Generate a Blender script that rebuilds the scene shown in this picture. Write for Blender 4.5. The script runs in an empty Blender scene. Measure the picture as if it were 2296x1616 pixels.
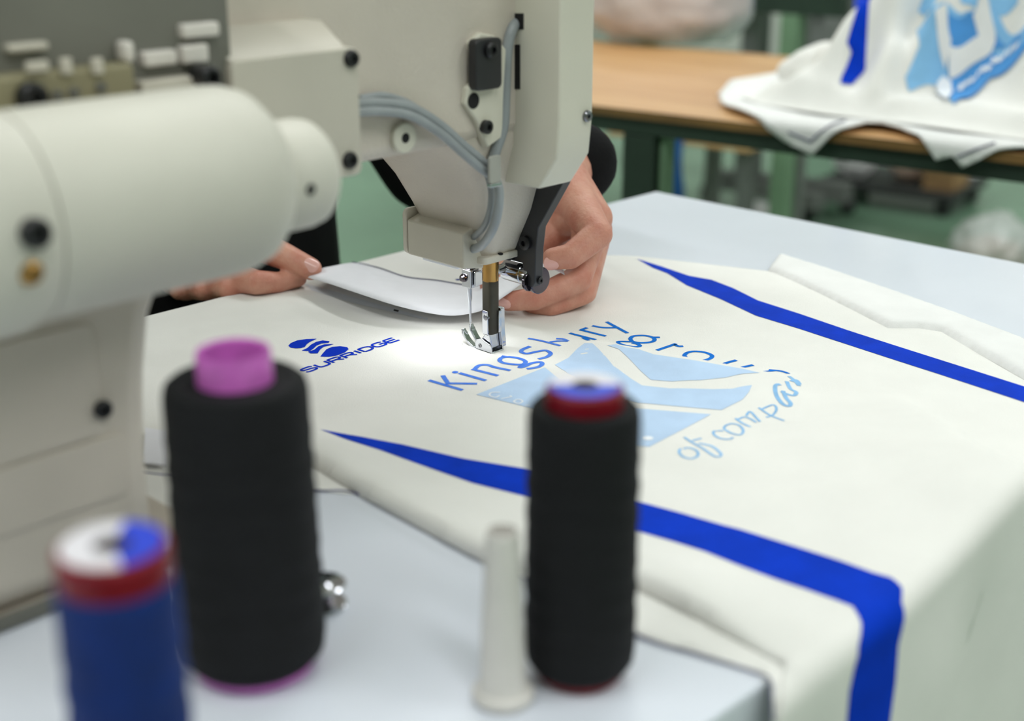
import bpy, bmesh, math, random
import numpy as np
from mathutils import Vector, Matrix, geometry, noise

random.seed(7)
TZ = 0.76                       # table-top height; most coordinates below are given from the table top

# ------------------------------------------------------------------ camera, world, light, exposure
FPX, CX, CY = 3047.0, 1148.0, 808.0
PITCH, YAW, CAMH = math.radians(19.75), math.radians(44.3), 0.274
scene = bpy.context.scene
cd = bpy.data.cameras.new('camera'); cam = bpy.data.objects.new('camera', cd)
scene.collection.objects.link(cam); scene.camera = cam
cd.sensor_fit = 'HORIZONTAL'; cd.sensor_width = 36.0; cd.lens = FPX / 2296 * 36
cd.clip_start = 0.01
cam.location = (0, 0, TZ + CAMH)
cam.rotation_euler = (math.pi / 2 - PITCH, 0, YAW - math.pi / 2)
cd.dof.use_dof = True; cd.dof.focus_distance = 0.83; cd.dof.aperture_fstop = 4.8
scene.view_settings.view_transform = 'Standard'; scene.view_settings.look = 'None'
scene.view_settings.gamma = 1.0; scene.view_settings.exposure = 0.0
scene.view_settings.use_curve_mapping = False
world = bpy.data.worlds.new('world'); scene.world = world; world.use_nodes = True
world.node_tree.nodes['Background'].inputs[0].default_value = (0.8, 0.86, 0.9, 1)
world.node_tree.nodes['Background'].inputs[1].default_value = 0.3
ROOM = (-3.2, 7.0, -3.2, 7.0, 2.95)            # x0 x1 y0 y1 ceiling height
LAMP_W = 21.3
LAMPS = [(-1.0, 0.7), (-1.2, 3.3), (1.5, -1.6), (1.9, 1.35), (1.5, 3.3), (4.2, -1.6), (4.2, 0.9), (4.2, 3.5), (1.5, 5.6), (4.2, 5.8), (-0.2, -1.1)]  # last entry: fill light added behind the camera to brighten camera-facing surfaces
WORK_LED = 0.028

# ------------------------------------------------------------------ geometry helpers
C = scene.collection
HD = np.array([math.cos(YAW), math.sin(YAW), 0.0]); RT = np.array([math.sin(YAW), -math.cos(YAW), 0.0])
FW = HD * math.cos(PITCH) + np.array([0, 0, -math.sin(PITCH)]); UP = HD * math.sin(PITCH) + np.array([0, 0, math.cos(PITCH)])
C0 = np.array([0, 0, CAMH])
def ray(x, y): return FW + RT * (x - CX) / FPX + UP * (CY - y) / FPX
def on_z(x, y, z=0.0): d = ray(x, y); return C0 + d * ((z - CAMH) / d[2])
def on_x(x, y, v): d = ray(x, y); return C0 + d * (v / d[0])
def on_y(x, y, v): d = ray(x, y); return C0 + d * (v / d[1])
def at(x, y, t): return C0 + ray(x, y) * t

def lin(c):
    f = lambda v: (v / 12.92 if v <= 0.04045 else ((v + 0.055) / 1.055) ** 2.4)
    return tuple(f(v / 255.0) for v in c) + (1.0,)

MATS = {}
def mat(name, rgb, rough=0.5, metal=0.0, var=0.0, vscale=20.0, bump=0.0, bscale=200.0, alt=None, spec=0.5,
        trans=0.0, alpha=1.0, coat=0.0, sss=0.0, wave=None, sheen=0.0):
    m = bpy.data.materials.new(name); m.use_nodes = True; MATS[name] = m
    nt = m.node_tree; b = nt.nodes['Principled BSDF']
    b.inputs['Base Color'].default_value = lin(rgb); b.inputs['Roughness'].default_value = rough
    b.inputs['Metallic'].default_value = metal; b.inputs['Specular IOR Level'].default_value = spec
    b.inputs['Transmission Weight'].default_value = trans; b.inputs['Alpha'].default_value = alpha
    b.inputs['Coat Weight'].default_value = coat; b.inputs['Sheen Weight'].default_value = sheen
    if sss:
        b.inputs['Subsurface Weight'].default_value = sss
        b.inputs['Subsurface Radius'].default_value = (0.006, 0.003, 0.002); b.inputs['Subsurface Scale'].default_value = 1.0
    tc = nt.nodes.new('ShaderNodeTexCoord')
    if var or alt:
        n = nt.nodes.new('ShaderNodeTexNoise'); n.inputs['Scale'].default_value = vscale; n.inputs['Detail'].default_value = 4
        nt.links.new(tc.outputs['Object'], n.inputs['Vector'])
        r = nt.nodes.new('ShaderNodeValToRGB'); r.color_ramp.elements[0].position = 0.35; r.color_ramp.elements[1].position = 0.68
        lo = alt if alt else tuple(max(0, v * (1 - var)) for v in rgb)
        r.color_ramp.elements[0].color = lin(lo); r.color_ramp.elements[1].color = lin(rgb)
        nt.links.new(n.outputs['Fac'], r.inputs['Fac']); nt.links.new(r.outputs['Color'], b.inputs['Base Color'])
    if bump:
        n = nt.nodes.new('ShaderNodeTexNoise'); n.inputs['Scale'].default_value = bscale; n.inputs['Detail'].default_value = 3
        src = n
        if wave:
            n = nt.nodes.new('ShaderNodeTexWave'); n.bands_direction = wave; n.inputs['Scale'].default_value = bscale
            n.inputs['Distortion'].default_value = 1.5
        nt.links.new(tc.outputs['Object'], n.inputs['Vector'])
        bp = nt.nodes.new('ShaderNodeBump'); bp.inputs['Strength'].default_value = bump; bp.inputs['Distance'].default_value = 0.001
        nt.links.new(n.outputs['Fac'], bp.inputs['Height']); nt.links.new(bp.outputs['Normal'], b.inputs['Normal'])
    return m

LOC = {}
def empty(name, loc, label=None, cat=None, group=None):
    o = bpy.data.objects.new(name, None); C.objects.link(o); o.location = (loc[0], loc[1], loc[2] + TZ)
    o.empty_display_size = 0.02; LOC[o.name] = Vector((loc[0], loc[1], loc[2]))
    tag(o, label, cat, group); return o
def tag(o, label=None, cat=None, group=None, kind=None):
    if label: o['label'] = label
    if cat: o['category'] = cat
    if group: o['group'] = group
    if kind: o['kind'] = kind
    return o
def obj(name, bm, m, parent=None, smooth=True, solid=0.0, bevel=0.0, off=-1.0, auto=35.0, subsurf=0):
    """bm (table coordinates) -> one linked mesh object"""
    base = Vector((0, 0, 0))
    p = parent
    while p is not None:
        base = base + LOC.get(p.name, Vector((0, 0, 0))); p = p.parent
    if parent is None:
        vs = [v.co for v in bm.verts]; lo = [min(v[i] for v in vs) for i in range(3)]; hi = [max(v[i] for v in vs) for i in range(3)]
        base = Vector(((lo[0] + hi[0]) / 2, (lo[1] + hi[1]) / 2, lo[2]))
    for v in bm.verts: v.co = v.co - base
    me = bpy.data.meshes.new(name)
    if smooth:
        bm.normal_update()
        for f in bm.faces: f.smooth = True
        for e in bm.edges:
            if len(e.link_faces) == 2 and e.calc_face_angle(0) > math.radians(auto): e.smooth = False
    bm.to_mesh(me); bm.free()
    o = bpy.data.objects.new(name, me); C.objects.link(o)
    if parent is None:
        o.location = (base.x, base.y, base.z + TZ); LOC[o.name] = base
    else:
        o.parent = parent; LOC[o.name] = Vector((0, 0, 0))
    me.materials.append(MATS[m] if isinstance(m, str) else m)
    if bevel:
        md = o.modifiers.new('bevel', 'BEVEL'); md.width = bevel; md.segments = 3; md.limit_method = 'ANGLE'; md.angle_limit = math.radians(40); md.harden_normals = False
    if solid:
        md = o.modifiers.new('solid', 'SOLIDIFY'); md.thickness = solid; md.offset = off
    if subsurf:
        md = o.modifiers.new('sub', 'SUBSURF'); md.levels = subsurf; md.render_levels = subsurf
    return o

def B(): return bmesh.new()
def V3(p): return Vector((float(p[0]), float(p[1]), float(p[2])))
def box(bm, x0, x1, y0, y1, z0, z1, M=None):
    vs = [bm.verts.new((x, y, z)) for z in (z0, z1) for x, y in ((x0, y0), (x1, y0), (x1, y1), (x0, y1))]
    if M:
        for v in vs: v.co = M @ v.co
    for f in ((3, 2, 1, 0), (4, 5, 6, 7), (0, 1, 5, 4), (1, 2, 6, 5), (2, 3, 7, 6), (3, 0, 4, 7)): bm.faces.new([vs[i] for i in f])
    return bm
def basis(d):
    d = V3(d).normalized(); a = Vector((0, 0, 1)) if abs(d.z) < 0.9 else Vector((1, 0, 0))
    u = d.cross(a).normalized(); return d, u, d.cross(u).normalized()
def loft(bm, rings, cap=True):
    rs = [[bm.verts.new(p) for p in r] for r in rings]; n = len(rs[0])
    for a, b in zip(rs, rs[1:]):
        for i in range(n): bm.faces.new((a[i], a[(i + 1) % n], b[(i + 1) % n], b[i]))
    if cap: bm.faces.new(rs[0][::-1]); bm.faces.new(rs[-1])
    bmesh.ops.recalc_face_normals(bm, faces=bm.faces[:])
    return bm
def lathe(bm, o, d, prof, n=32, cap=True):
    """prof: list of (r, h) along direction d from o"""
    o = V3(o); d, u, w = basis(d)
    return loft(bm, [[o + d * h + (u * math.cos(2 * math.pi * i / n) + w * math.sin(2 * math.pi * i / n)) * max(r, 1e-5) for i in range(n)] for r, h in prof], cap)
def cyl(bm, a, b, r, r2=None, n=24, ch=0.0):
    a = V3(a); b = V3(b); L = (b - a).length; r2 = r if r2 is None else r2
    if ch: prof = [(r - ch, 0), (r, ch), (r2, L - ch), (r2 - ch, L)]
    else: prof = [(r, 0), (r2, L)]
    return lathe(bm, a, b - a, prof, n)
def smooth_path(pts, n=8):
    P = [V3(p) for p in pts]; out = []
    for i in range(len(P) - 1):
        p0 = P[max(i - 1, 0)]; p1 = P[i]; p2 = P[i + 1]; p3 = P[min(i + 2, len(P) - 1)]
        for k in range(n):
            t = k / n
            out.append(0.5 * ((2 * p1) + (p2 - p0) * t + (2 * p0 - 5 * p1 + 4 * p2 - p3) * t * t + (3 * p1 - p0 - 3 * p2 + p3) * t ** 3))
    out.append(P[-1]); return out
def tube(bm, pts, r, n=12, sm=8):
    P = smooth_path(pts, sm) if sm > 1 else [V3(p) for p in pts]
    ref = None; rings = []
    for i, p in enumerate(P):
        d = (P[min(i + 1, len(P) - 1)] - P[max(i - 1, 0)]).normalized()
        if ref is None: _, ref, _ = basis(d)
        ref = (ref - d * ref.dot(d)).normalized(); w = d.cross(ref)
        rr = r(i / (len(P) - 1)) if callable(r) else r
        rings.append([p + (ref * math.cos(2 * math.pi * k / n) + w * math.sin(2 * math.pi * k / n)) * rr for k in range(n)])
    return loft(bm, rings)
def extrude(bm, poly, axis, a, b):
    """poly: 2-D outline in the two other axes (cyclic order of x,y,z without axis), extruded from a to b along axis"""
    def mk(p, t): return {'x': (t, p[0], p[1]), 'y': (p[0], t, p[1]), 'z': (p[0], p[1], t)}[axis]
    r0 = [bm.verts.new(mk(p, a)) for p in poly]; r1 = [bm.verts.new(mk(p, b)) for p in poly]; n = len(poly)
    for i in range(n): bm.faces.new((r0[i], r0[(i + 1) % n], r1[(i + 1) % n], r1[i]))
    bm.faces.new(r0[::-1]); bm.faces.new(r1); bmesh.ops.recalc_face_normals(bm, faces=bm.faces[:])
    return bm
def rrect(x0, x1, y0, y1, r, n=5):
    out = []
    for cx, cy, a0 in ((x1 - r, y0 + r, -90), (x1 - r, y1 - r, 0), (x0 + r, y1 - r, 90), (x0 + r, y0 + r, 180)):
        for k in range(n + 1):
            a = math.radians(a0 + 90 * k / n); out.append((cx + r * math.cos(a), cy + r * math.sin(a)))
    return out
def blob(bm, c, rx, ry, rz, n=24, amp=0.0, sc=5.0, seed=0.0):
    r = bmesh.ops.create_icosphere(bm, subdivisions=4, radius=1.0)
    for v in r['verts']:
        k = 1 + amp * noise.noise(v.co * sc + Vector((seed, seed, seed))) + amp * 0.5 * noise.noise(v.co * sc * 2.7 + Vector((seed, 3, seed)))
        v.co = Vector((c[0] + v.co.x * rx * k, c[1] + v.co.y * ry * k, c[2] + v.co.z * rz * k))
    return bm

def inside(P, poly):
    x, y = P[:, 0], P[:, 1]; r = np.zeros(len(P), bool); n = len(poly); j = n - 1
    for i in range(n):
        xi, yi = poly[i]; xj, yj = poly[j]
        with np.errstate(divide='ignore', invalid='ignore'):
            c = ((yi > y) != (yj > y)) & (x < (xj - xi) * (y - yi) / (yj - yi + 1e-30) + xi)
        r ^= c; j = i
    return r
def fill2d(poly, step):
    """triangulated 2-D outline with inner grid points: (points, triangles)"""
    poly = [tuple(map(float, p)) for p in poly]; out = []
    for i in range(len(poly)):
        a = np.array(poly[i]); b = np.array(poly[(i + 1) % len(poly)]); k = max(1, int(np.linalg.norm(b - a) / step))
        out += [tuple(a + (b - a) * t / k) for t in range(k)]
    o = np.array(out); lo = o.min(0); hi = o.max(0)
    gx, gy = np.meshgrid(np.arange(lo[0] + step / 2, hi[0], step), np.arange(lo[1] + step / 2, hi[1], step))
    G = np.stack([gx.ravel(), gy.ravel()], 1)
    G = G[inside(G, out)] if len(G) else G
    if len(G):
        keep = np.ones(len(G), bool)
        for s in range(0, len(G), 2000):
            d = np.abs(G[s:s + 2000, None, :] - o[None]).max(2).min(1); keep[s:s + 2000] = d > step * 0.4
        G = G[keep]
    pts = [Vector(p) for p in out] + [Vector(p) for p in G]
    n = len(out); edges = [(i, (i + 1) % n) for i in range(n)]
    r = geometry.delaunay_2d_cdt(pts, edges, [list(range(n))], 1, 1e-7)
    return np.array([[v.x, v.y] for v in r[0]]), r[2]
def sheet_bm(P3, tris):
    bm = B(); vs = [bm.verts.new(tuple(p)) for p in P3]
    for t in tris:
        try: bm.faces.new([vs[i] for i in t])
        except ValueError: pass
    bm.normal_update()
    up = sum(f.normal.z * f.calc_area() for f in bm.faces)
    if up < 0: bmesh.ops.reverse_faces(bm, faces=bm.faces[:])
    return bm
def ss(t): t = np.clip(t, 0, 1); return t * t * (3 - 2 * t)
def poly_dist(P, line, H=None):
    """distance, interpolated H and side of points P (n,2) to an open polyline"""
    best = np.full(len(P), 1e9); hv = np.zeros(len(P)); sd = np.ones(len(P))
    for i in range(len(line) - 1):
        a = np.array(line[i]); b = np.array(line[i + 1]); ab = b - a; L2 = ab @ ab
        t = np.clip(((P - a) @ ab) / L2, 0, 1); q = P - (a + t[:, None] * ab); d = np.sqrt((q ** 2).sum(1))
        s = np.sign(ab[0] * (P[:, 1] - a[1]) - ab[1] * (P[:, 0] - a[0])); m = d < best
        best = np.where(m, d, best); sd = np.where(m, s, sd)
        if H is not None: hv = np.where(m, H[i] + (H[i + 1] - H[i]) * t, hv)
    return best, hv, sd

class Drape:
    """cloth that lies on a flat top (height field hf over local a,b) and hangs over the edge b=0 (and optionally b=bmax)"""
    def __init__(s, o, e1, e2, hf, rad=0.006, hang=0.006, bmax=None, wav=0.0):
        s.o = np.array(o, float); s.e1 = np.array(e1, float); s.e2 = np.array(e2, float); s.hf = hf
        s.rad = rad; s.hang = hang; s.bmax = bmax; s.wav = wav
    def local(s, P): q = P[:, :2] - s.o[:2]; return np.stack([q @ s.e1, q @ s.e2], 1)
    def put(s, Q, eps=0.0):
        """local (a,b) -> 3-D"""
        Q = np.asarray(Q, float); a, b = Q[:, 0], Q[:, 1]
        h = s.hf(Q) + eps
        R = s.rad; arc = R * math.pi / 2
        def bend(e):           # e>0: distance past the edge; returns outward offset and drop
            th = np.clip(e / arc, 0, 1) * math.pi / 2
            return R * np.sin(th), R * (1 - np.cos(th)) + np.maximum(e - arc, 0)
        out, drop = bend(np.maximum(-b, 0)); bb = np.where(b < 0, -out, b); z = h - drop * (b < 0)
        past = ss((-b - arc) / 0.05)
        bb = bb - np.where(b < 0, (eps + s.wav * np.sin(a * 42 + 1.0) * past + s.wav * 0.6 * np.sin(a * 95 + b * 9) * past), 0)
        if s.bmax is not None:
            e = np.maximum(b - s.bmax, 0); o2, d2 = bend(e); bb = np.where(b > s.bmax, s.bmax + o2, bb); z = np.where(b > s.bmax, h - d2, z)
        XY = s.o[:2] + a[:, None] * s.e1 + bb[:, None] * s.e2
        return np.column_stack([XY, z + s.o[2]])
    def pick(s, px, flat=False):
        """photo pixels -> local (a,b) on the cloth"""
        px = np.asarray(px, float)
        D = FW + RT * ((px[:, 0] - CX) / FPX)[:, None] + UP * ((CY - px[:, 1]) / FPX)[:, None]
        z0 = s.o[2]; hmax = 0.0 if flat else 0.30
        t0 = (z0 + hmax - CAMH) / D[:, 2]; t0 = np.maximum(t0, 0.1) if not flat else t0
        t1 = (z0 - CAMH) / D[:, 2]; res = s.local(C0 + D * t1[:, None])
        if not flat:
            done = np.zeros(len(px), bool); N = 400; prev = t0.copy()
            for k in range(1, N + 1):
                t = t0 + (t1 - t0) * k / N; P = C0 + D * t[:, None]; L = s.local(P)
                hit = (~done) & (P[:, 2] - z0 <= s.hf(L)) & (L[:, 1] >= 0)
                res[hit] = L[hit]; done |= hit
        m = res[:, 1] < 0.012
        if m.any():
            n = s.e2; off = (s.o[:2] - s.rad * s.e2) @ n
            t = off / (D[:, :2] @ n); P = C0 + D * t[:, None]; L = s.local(P); arc = s.rad * math.pi / 2
            neg = res[:, 1] < 0
            res[neg, 0] = L[neg, 0]; res[neg, 1] = np.minimum(P[neg, 2] - z0 + s.rad - arc, -0.0005)
            idx = np.where(m)[0]; Q = res[idx].copy(); tgt = px[idx]
            def prj(q):
                p = s.put(q) - C0; w = p @ FW; return np.stack([CX + FPX * (p @ RT) / w, CY - FPX * (p @ UP) / w], 1)
            for it in range(25):          # settle on the rounded table edge
                f = prj(Q) - tgt; h_ = 2e-4
                ja = (prj(Q + [h_, 0]) - prj(Q)) / h_; jb = (prj(Q + [0, h_]) - prj(Q)) / h_
                det = ja[:, 0] * jb[:, 1] - ja[:, 1] * jb[:, 0]; det = np.where(np.abs(det) < 1e3, 1e3 * np.sign(det + 1e-9), det)
                da = (f[:, 0] * jb[:, 1] - f[:, 1] * jb[:, 0]) / det; db = (ja[:, 0] * f[:, 1] - ja[:, 1] * f[:, 0]) / det
                Q[:, 0] -= np.clip(da, -0.006, 0.006) * 0.8; Q[:, 1] -= np.clip(db, -0.006, 0.006) * 0.8
            ok = np.abs(prj(Q) - tgt).max(1) < 6
            res[idx[ok]] = Q[ok]
        return res
def drape_print(name, dr, px, m, parent, step, eps, flat=False):
    T, tr = fill2d(dr.pick(px, flat), step)
    return obj(name, sheet_bm(dr.put(T, eps), tr), m, parent, auto=120)
def ribbons(name, dr, strokes, m, parent, w, eps, flat=False, closed=()):
    """flat printed pen strokes: each a list of pixels, or (pixels, width)"""
    bm = B()
    for k, st in enumerate(strokes):
        ww = w
        if isinstance(st, tuple): st, ww = st
        if len(st) == 1:
            L = dr.pick(st, flat)[0]; ring = np.array([L + 0.5 * ww * np.array([math.cos(i * math.pi / 6), math.sin(i * math.pi / 6)]) for i in range(12)])
            vs = [bm.verts.new(tuple(p)) for p in dr.put(ring, eps)]; bm.faces.new(vs); continue
        L = dr.pick(st, flat)
        pts = np.array([[v.x, v.y] for v in smooth_path([(p[0], p[1], 0) for p in L], 6)]) if len(L) > 2 else np.linspace(L[0], L[1], 8)
        ribbon(bm, dr, pts, ww, eps)
    bm.normal_update()
    for f in bm.faces:
        if f.normal.z < 0: f.normal_flip()
    return obj(name, bm, m, parent, smooth=False)
def ribbon(bm, dr, pts, ww, eps):
    d = np.gradient(pts, axis=0); d /= np.linalg.norm(d, axis=1)[:, None] + 1e-12; nrm = np.stack([-d[:, 1], d[:, 0]], 1)
    A = dr.put(pts + nrm * ww / 2, eps); Bp = dr.put(pts - nrm * ww / 2, eps)
    va = [bm.verts.new(tuple(p)) for p in A]; vb = [bm.verts.new(tuple(p)) for p in Bp]
    for i in range(len(pts) - 1): bm.faces.new((va[i], va[i + 1], vb[i + 1], vb[i]))

def fuse(name, caps, voxel, m, parent, smooth=8, bend=None):
    """one continuous skin grown over tapered limbs: caps = [(a, ra, b, rb)]"""
    bm = B()
    for a, ra, b, rb in caps:
        a = V3(a); b = V3(b); L = (b - a).length
        if L < 1e-6: b = a + Vector((0, 0, 1e-4)); L = 1e-4
        prof = []
        for k in range(1, 7): t = math.pi / 2 * k / 6; prof.append((ra * math.sin(t), -ra * math.cos(t)))
        for k in range(0, 6): t = math.pi / 2 * k / 6; prof.append((rb * math.cos(t), L + rb * math.sin(t)))
        lathe(bm, a, b - a, prof, 20)
    o = obj(name + '_tmp', bm, m, None, smooth=True)
    md = o.modifiers.new('r', 'REMESH'); md.mode = 'VOXEL'; md.voxel_size = voxel; md.use_smooth_shade = True
    if smooth:
        s = o.modifiers.new('s', 'SMOOTH'); s.factor = 0.5; s.iterations = smooth
    bpy.context.view_layer.update()
    me = bpy.data.meshes.new_from_object(o.evaluated_get(bpy.context.evaluated_depsgraph_get()))
    loc = LOC[o.name].copy(); bpy.data.objects.remove(o)
    bm = B(); bm.from_mesh(me); bpy.data.meshes.remove(me)
    for v in bm.verts: v.co = v.co + loc
    if bend: 
        for v in bm.verts: bend(v)
    return obj(name, bm, m, parent, auto=180)

# ------------------------------------------------------------------ materials
mat('floor_paint', (128, 164, 137), 0.22, var=0.18, vscale=1.3, bump=0.05, bscale=30)
mat('wall_paint', (222, 226, 218), 0.8, var=0.04, vscale=2)
mat('ceiling_paint', (236, 236, 230), 0.9, var=0.03, vscale=2)
mat('laminate', (226, 231, 241), 0.22, var=0.03, vscale=6, coat=0.15)
mat('laminate_edge', (190, 196, 200), 0.5, var=0.05, vscale=9)
mat('leg_steel', (150, 152, 152), 0.45, metal=0.3, var=0.1, vscale=6)
mat('cast_paint', (208, 199, 186), 0.42, var=0.05, vscale=14, bump=0.3, bscale=650)
mat('cover_paint', (214, 211, 195), 0.42, var=0.04, vscale=10, bump=0.06, bscale=500)
mat('motor_paint', (216, 213, 201), 0.5, var=0.05, vscale=12, bump=0.05, bscale=400, spec=0.3)
mat('box_paint', (204, 198, 184), 0.45, var=0.05, vscale=12, bump=0.08, bscale=500)
mat('panel_grey', (122, 121, 112), 0.5, var=0.14, vscale=8, bump=0.05, bscale=300)
mat('panel_olive', (150, 143, 112), 0.5, var=0.12, vscale=12)
mat('knob_highlight', (226, 220, 212), 0.35, var=0.04, vscale=30)  # white highlights of the knob tops put into the colour
mat('black_steel', (20, 20, 24), 0.4, var=0.3, vscale=60, bump=0.04, bscale=300)
mat('black_bracket', (38, 38, 41), 0.38, var=0.15, vscale=40)
mat('gap_black', (8, 8, 9), 0.8, var=0.2, vscale=40)
mat('cable_grey', (150, 156, 158), 0.42, var=0.06, vscale=60)
mat('clamp_grey', (168, 168, 160), 0.4, metal=0.2, var=0.05, vscale=40)
mat('chrome', (206, 208, 214), 0.12, metal=1.0, var=0.05, vscale=60)
mat('dark_chrome', (96, 90, 96), 0.16, metal=1.0, var=0.15, vscale=60)
mat('bar_steel', (74, 70, 60), 0.38, metal=0.7, var=0.15, vscale=80)
mat('brass', (190, 148, 86), 0.24, metal=1.0, var=0.12, vscale=60)
mat('screw_steel', (150, 150, 155), 0.25, metal=1.0, var=0.15, vscale=80)
mat('led_glow', (240, 244, 255), 0.3, var=0.02, vscale=10)
mat('jersey', (238, 237, 232), 0.85, var=0.015, vscale=30, bump=0.35, bscale=1500, spec=0.1)
mat('jersey_white', (236, 236, 234), 0.8, var=0.02, vscale=40, bump=0.25, bscale=1500, spec=0.1)
mat('label_white', (238, 238, 244), 0.8, var=0.02, vscale=40, bump=0.2, bscale=1200)
mat('royal_blue', (0, 58, 200), 0.8, var=0.08, vscale=60, bump=0.3, bscale=1500, spec=0.1)
mat('logo_blue', (0, 52, 200), 0.85, spec=0.1, var=0.08, vscale=60)
mat('text_blue', (70, 122, 228), 0.85, spec=0.1, var=0.12, vscale=160, alt=(92, 140, 232))
mat('text_azure', (20, 118, 220), 0.85, spec=0.1, var=0.1, vscale=120)
mat('script_blue', (150, 198, 241), 0.85, spec=0.1, var=0.08, vscale=120)
mat('panel_blue', (194, 218, 246), 0.85, var=0.04, vscale=50, bump=0.25, bscale=1500, spec=0.1)
mat('sky_print', (138, 196, 240), 0.8, var=0.06, vscale=40)
mat('azure_print', (78, 156, 226), 0.8, var=0.08, vscale=40)
mat('hem_thread', (112, 112, 150), 0.8, var=0.25, vscale=200)
mat('thread_dark', (80, 84, 120), 0.8, var=0.25, vscale=200)
mat('print_navy', (28, 52, 130), 0.8, var=0.1, vscale=100)
mat('print_green', (70, 150, 90), 0.8, var=0.1, vscale=100)
mat('print_red', (200, 60, 50), 0.8, var=0.1, vscale=100)
mat('print_black', (30, 26, 24), 0.8, var=0.1, vscale=100)
mat('print_white', (240, 244, 250), 0.8, var=0.02, vscale=60)
mat('thread_black', (17, 18, 21), 0.72, var=0.2, vscale=90, bump=0.5, bscale=420, wave='Z', spec=0.25)
mat('thread_blue', (0, 46, 124), 0.65, var=0.16, vscale=60, bump=0.5, bscale=420, wave='Z', spec=0.25)
mat('tube_purple', (214, 110, 206), 0.35, var=0.1, vscale=120, coat=0.2)
mat('cap_red', (134, 4, 28), 0.4, var=0.12, vscale=80, spec=0.3)
mat('cap_white', (226, 222, 228), 0.45, var=0.03, vscale=60)
mat('cap_blue', (28, 64, 216), 0.45, var=0.12, vscale=80)
mat('bore_dark', (36, 12, 16), 0.7, var=0.2, vscale=80)
mat('tube_white', (222, 218, 212), 0.42, var=0.03, vscale=60)
mat('skin', (208, 154, 132), 0.5, var=0.0, vscale=75, alt=(194, 128, 108), bump=0.45, bscale=520, sss=0.15)
mat('nail', (232, 178, 168), 0.28, var=0.06, vscale=100, coat=0.3)
mat('sweater', (17, 17, 19), 0.92, var=0.3, vscale=40, bump=0.4, bscale=400, spec=0.2)
mat('trousers', (26, 27, 32), 0.9, var=0.25, vscale=40)
mat('hair', (40, 30, 24), 0.6, var=0.3, vscale=80)
mat('bench_frame', (44, 62, 50), 0.45, var=0.15, vscale=8)
mat('frame_pale', (120, 152, 120), 0.5, var=0.1, vscale=8)
mat('stand_grey', (128, 130, 128), 0.5, metal=0.1, var=0.12, vscale=10)
mat('castor_dark', (52, 54, 54), 0.6, var=0.2, vscale=30)
mat('hanging_blue', (18, 84, 150), 0.8, var=0.15, vscale=20)
mat('edge_brown', (140, 106, 60), 0.5, var=0.15, vscale=12)
mat('lilac_cloth', (206, 208, 228), 0.85, var=0.0, vscale=12, alt=(182, 184, 208), bump=0.3, bscale=60)
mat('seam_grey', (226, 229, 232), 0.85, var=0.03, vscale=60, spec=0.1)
mat('carton', (176, 138, 96), 0.8, var=0.12, vscale=20)
mat('cotton_white', (232, 230, 232), 0.85, var=0.06, vscale=15, bump=0.3, bscale=60)
mat('bundle_pink', (240, 216, 200), 0.8, var=0.0, vscale=14, alt=(206, 176, 160), bump=0.3, bscale=60)
mat('film_haze', (228, 230, 238), 0.25, var=0.04, vscale=14, alpha=0.5, bump=0.5, bscale=45)
mat('film_clear', (232, 238, 236), 0.2, var=0.04, vscale=14, alpha=0.55, bump=0.7, bscale=60)
def wood_mat():
    m = mat('bench_wood', (206, 160, 108), 0.4, coat=0.15); nt = m.node_tree; b = nt.nodes['Principled BSDF']
    tc = nt.nodes['Texture Coordinate']; mp = nt.nodes.new('ShaderNodeMapping'); mp.inputs['Scale'].default_value = (26, 2.0, 26)
    n = nt.nodes.new('ShaderNodeTexNoise'); n.inputs['Scale'].default_value = 1.6; n.inputs['Detail'].default_value = 6
    r = nt.nodes.new('ShaderNodeValToRGB'); r.color_ramp.elements[0].color = lin((186, 136, 84)); r.color_ramp.elements[1].color = lin((216, 172, 118))
    r.color_ramp.elements[0].position = 0.3; r.color_ramp.elements[1].position = 0.7
    nt.links.new(tc.outputs['Object'], mp.inputs['Vector']); nt.links.new(mp.outputs['Vector'], n.inputs['Vector'])
    nt.links.new(n.outputs['Fac'], r.inputs['Fac']); nt.links.new(r.outputs['Color'], b.inputs['Base Color'])
wood_mat()
def emit_mat():
    m = bpy.data.materials.new('tube_light'); m.use_nodes = True; MATS['tube_light'] = m
    b = m.node_tree.nodes['Principled BSDF']; b.inputs['Base Color'].default_value = (0.9, 0.95, 1, 1)
    b.inputs['Emission Color'].default_value = (0.95, 0.98, 1, 1); b.inputs['Emission Strength'].default_value = 2.0
emit_mat()

# ------------------------------------------------------------------ the room
rx0, rx1, ry0, ry1, rz = ROOM
def struct(name, bm, m): return tag(obj(name, bm, m, None, smooth=False), kind='structure')
F0 = -TZ; CT = rz - TZ
struct('floor', box(B(), rx0, rx1, ry0, ry1, F0 - 0.1, F0), 'floor_paint')
struct('ceiling', box(B(), rx0, rx1, ry0, ry1, CT, CT + 0.1), 'ceiling_paint')
struct('wall_left', box(B(), rx0 - 0.1, rx1 + 0.1, ry1, ry1 + 0.1, F0, CT), 'wall_paint')
struct('wall_right', box(B(), rx0 - 0.1, rx1 + 0.1, ry0 - 0.1, ry0, F0, CT), 'wall_paint')
struct('wall_far', box(B(), rx1, rx1 + 0.1, ry0, ry1, F0, CT), 'wall_paint')
struct('wall_near', box(B(), rx0 - 0.1, rx0, ry0, ry1, F0, CT), 'wall_paint')
WHERE = ['left of the machine motor', 'above the left aisle', 'in front of the wood bench', 'above the gap between sewing table and wood bench', 'behind the seated person', 'beyond the right end of the wood bench',
         'above the far green bench', 'above the grey castor stand', 'by the left wall', 'in the far corner', 'added as fill over the camera side of the table', 'by the right wall behind the table']
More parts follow.
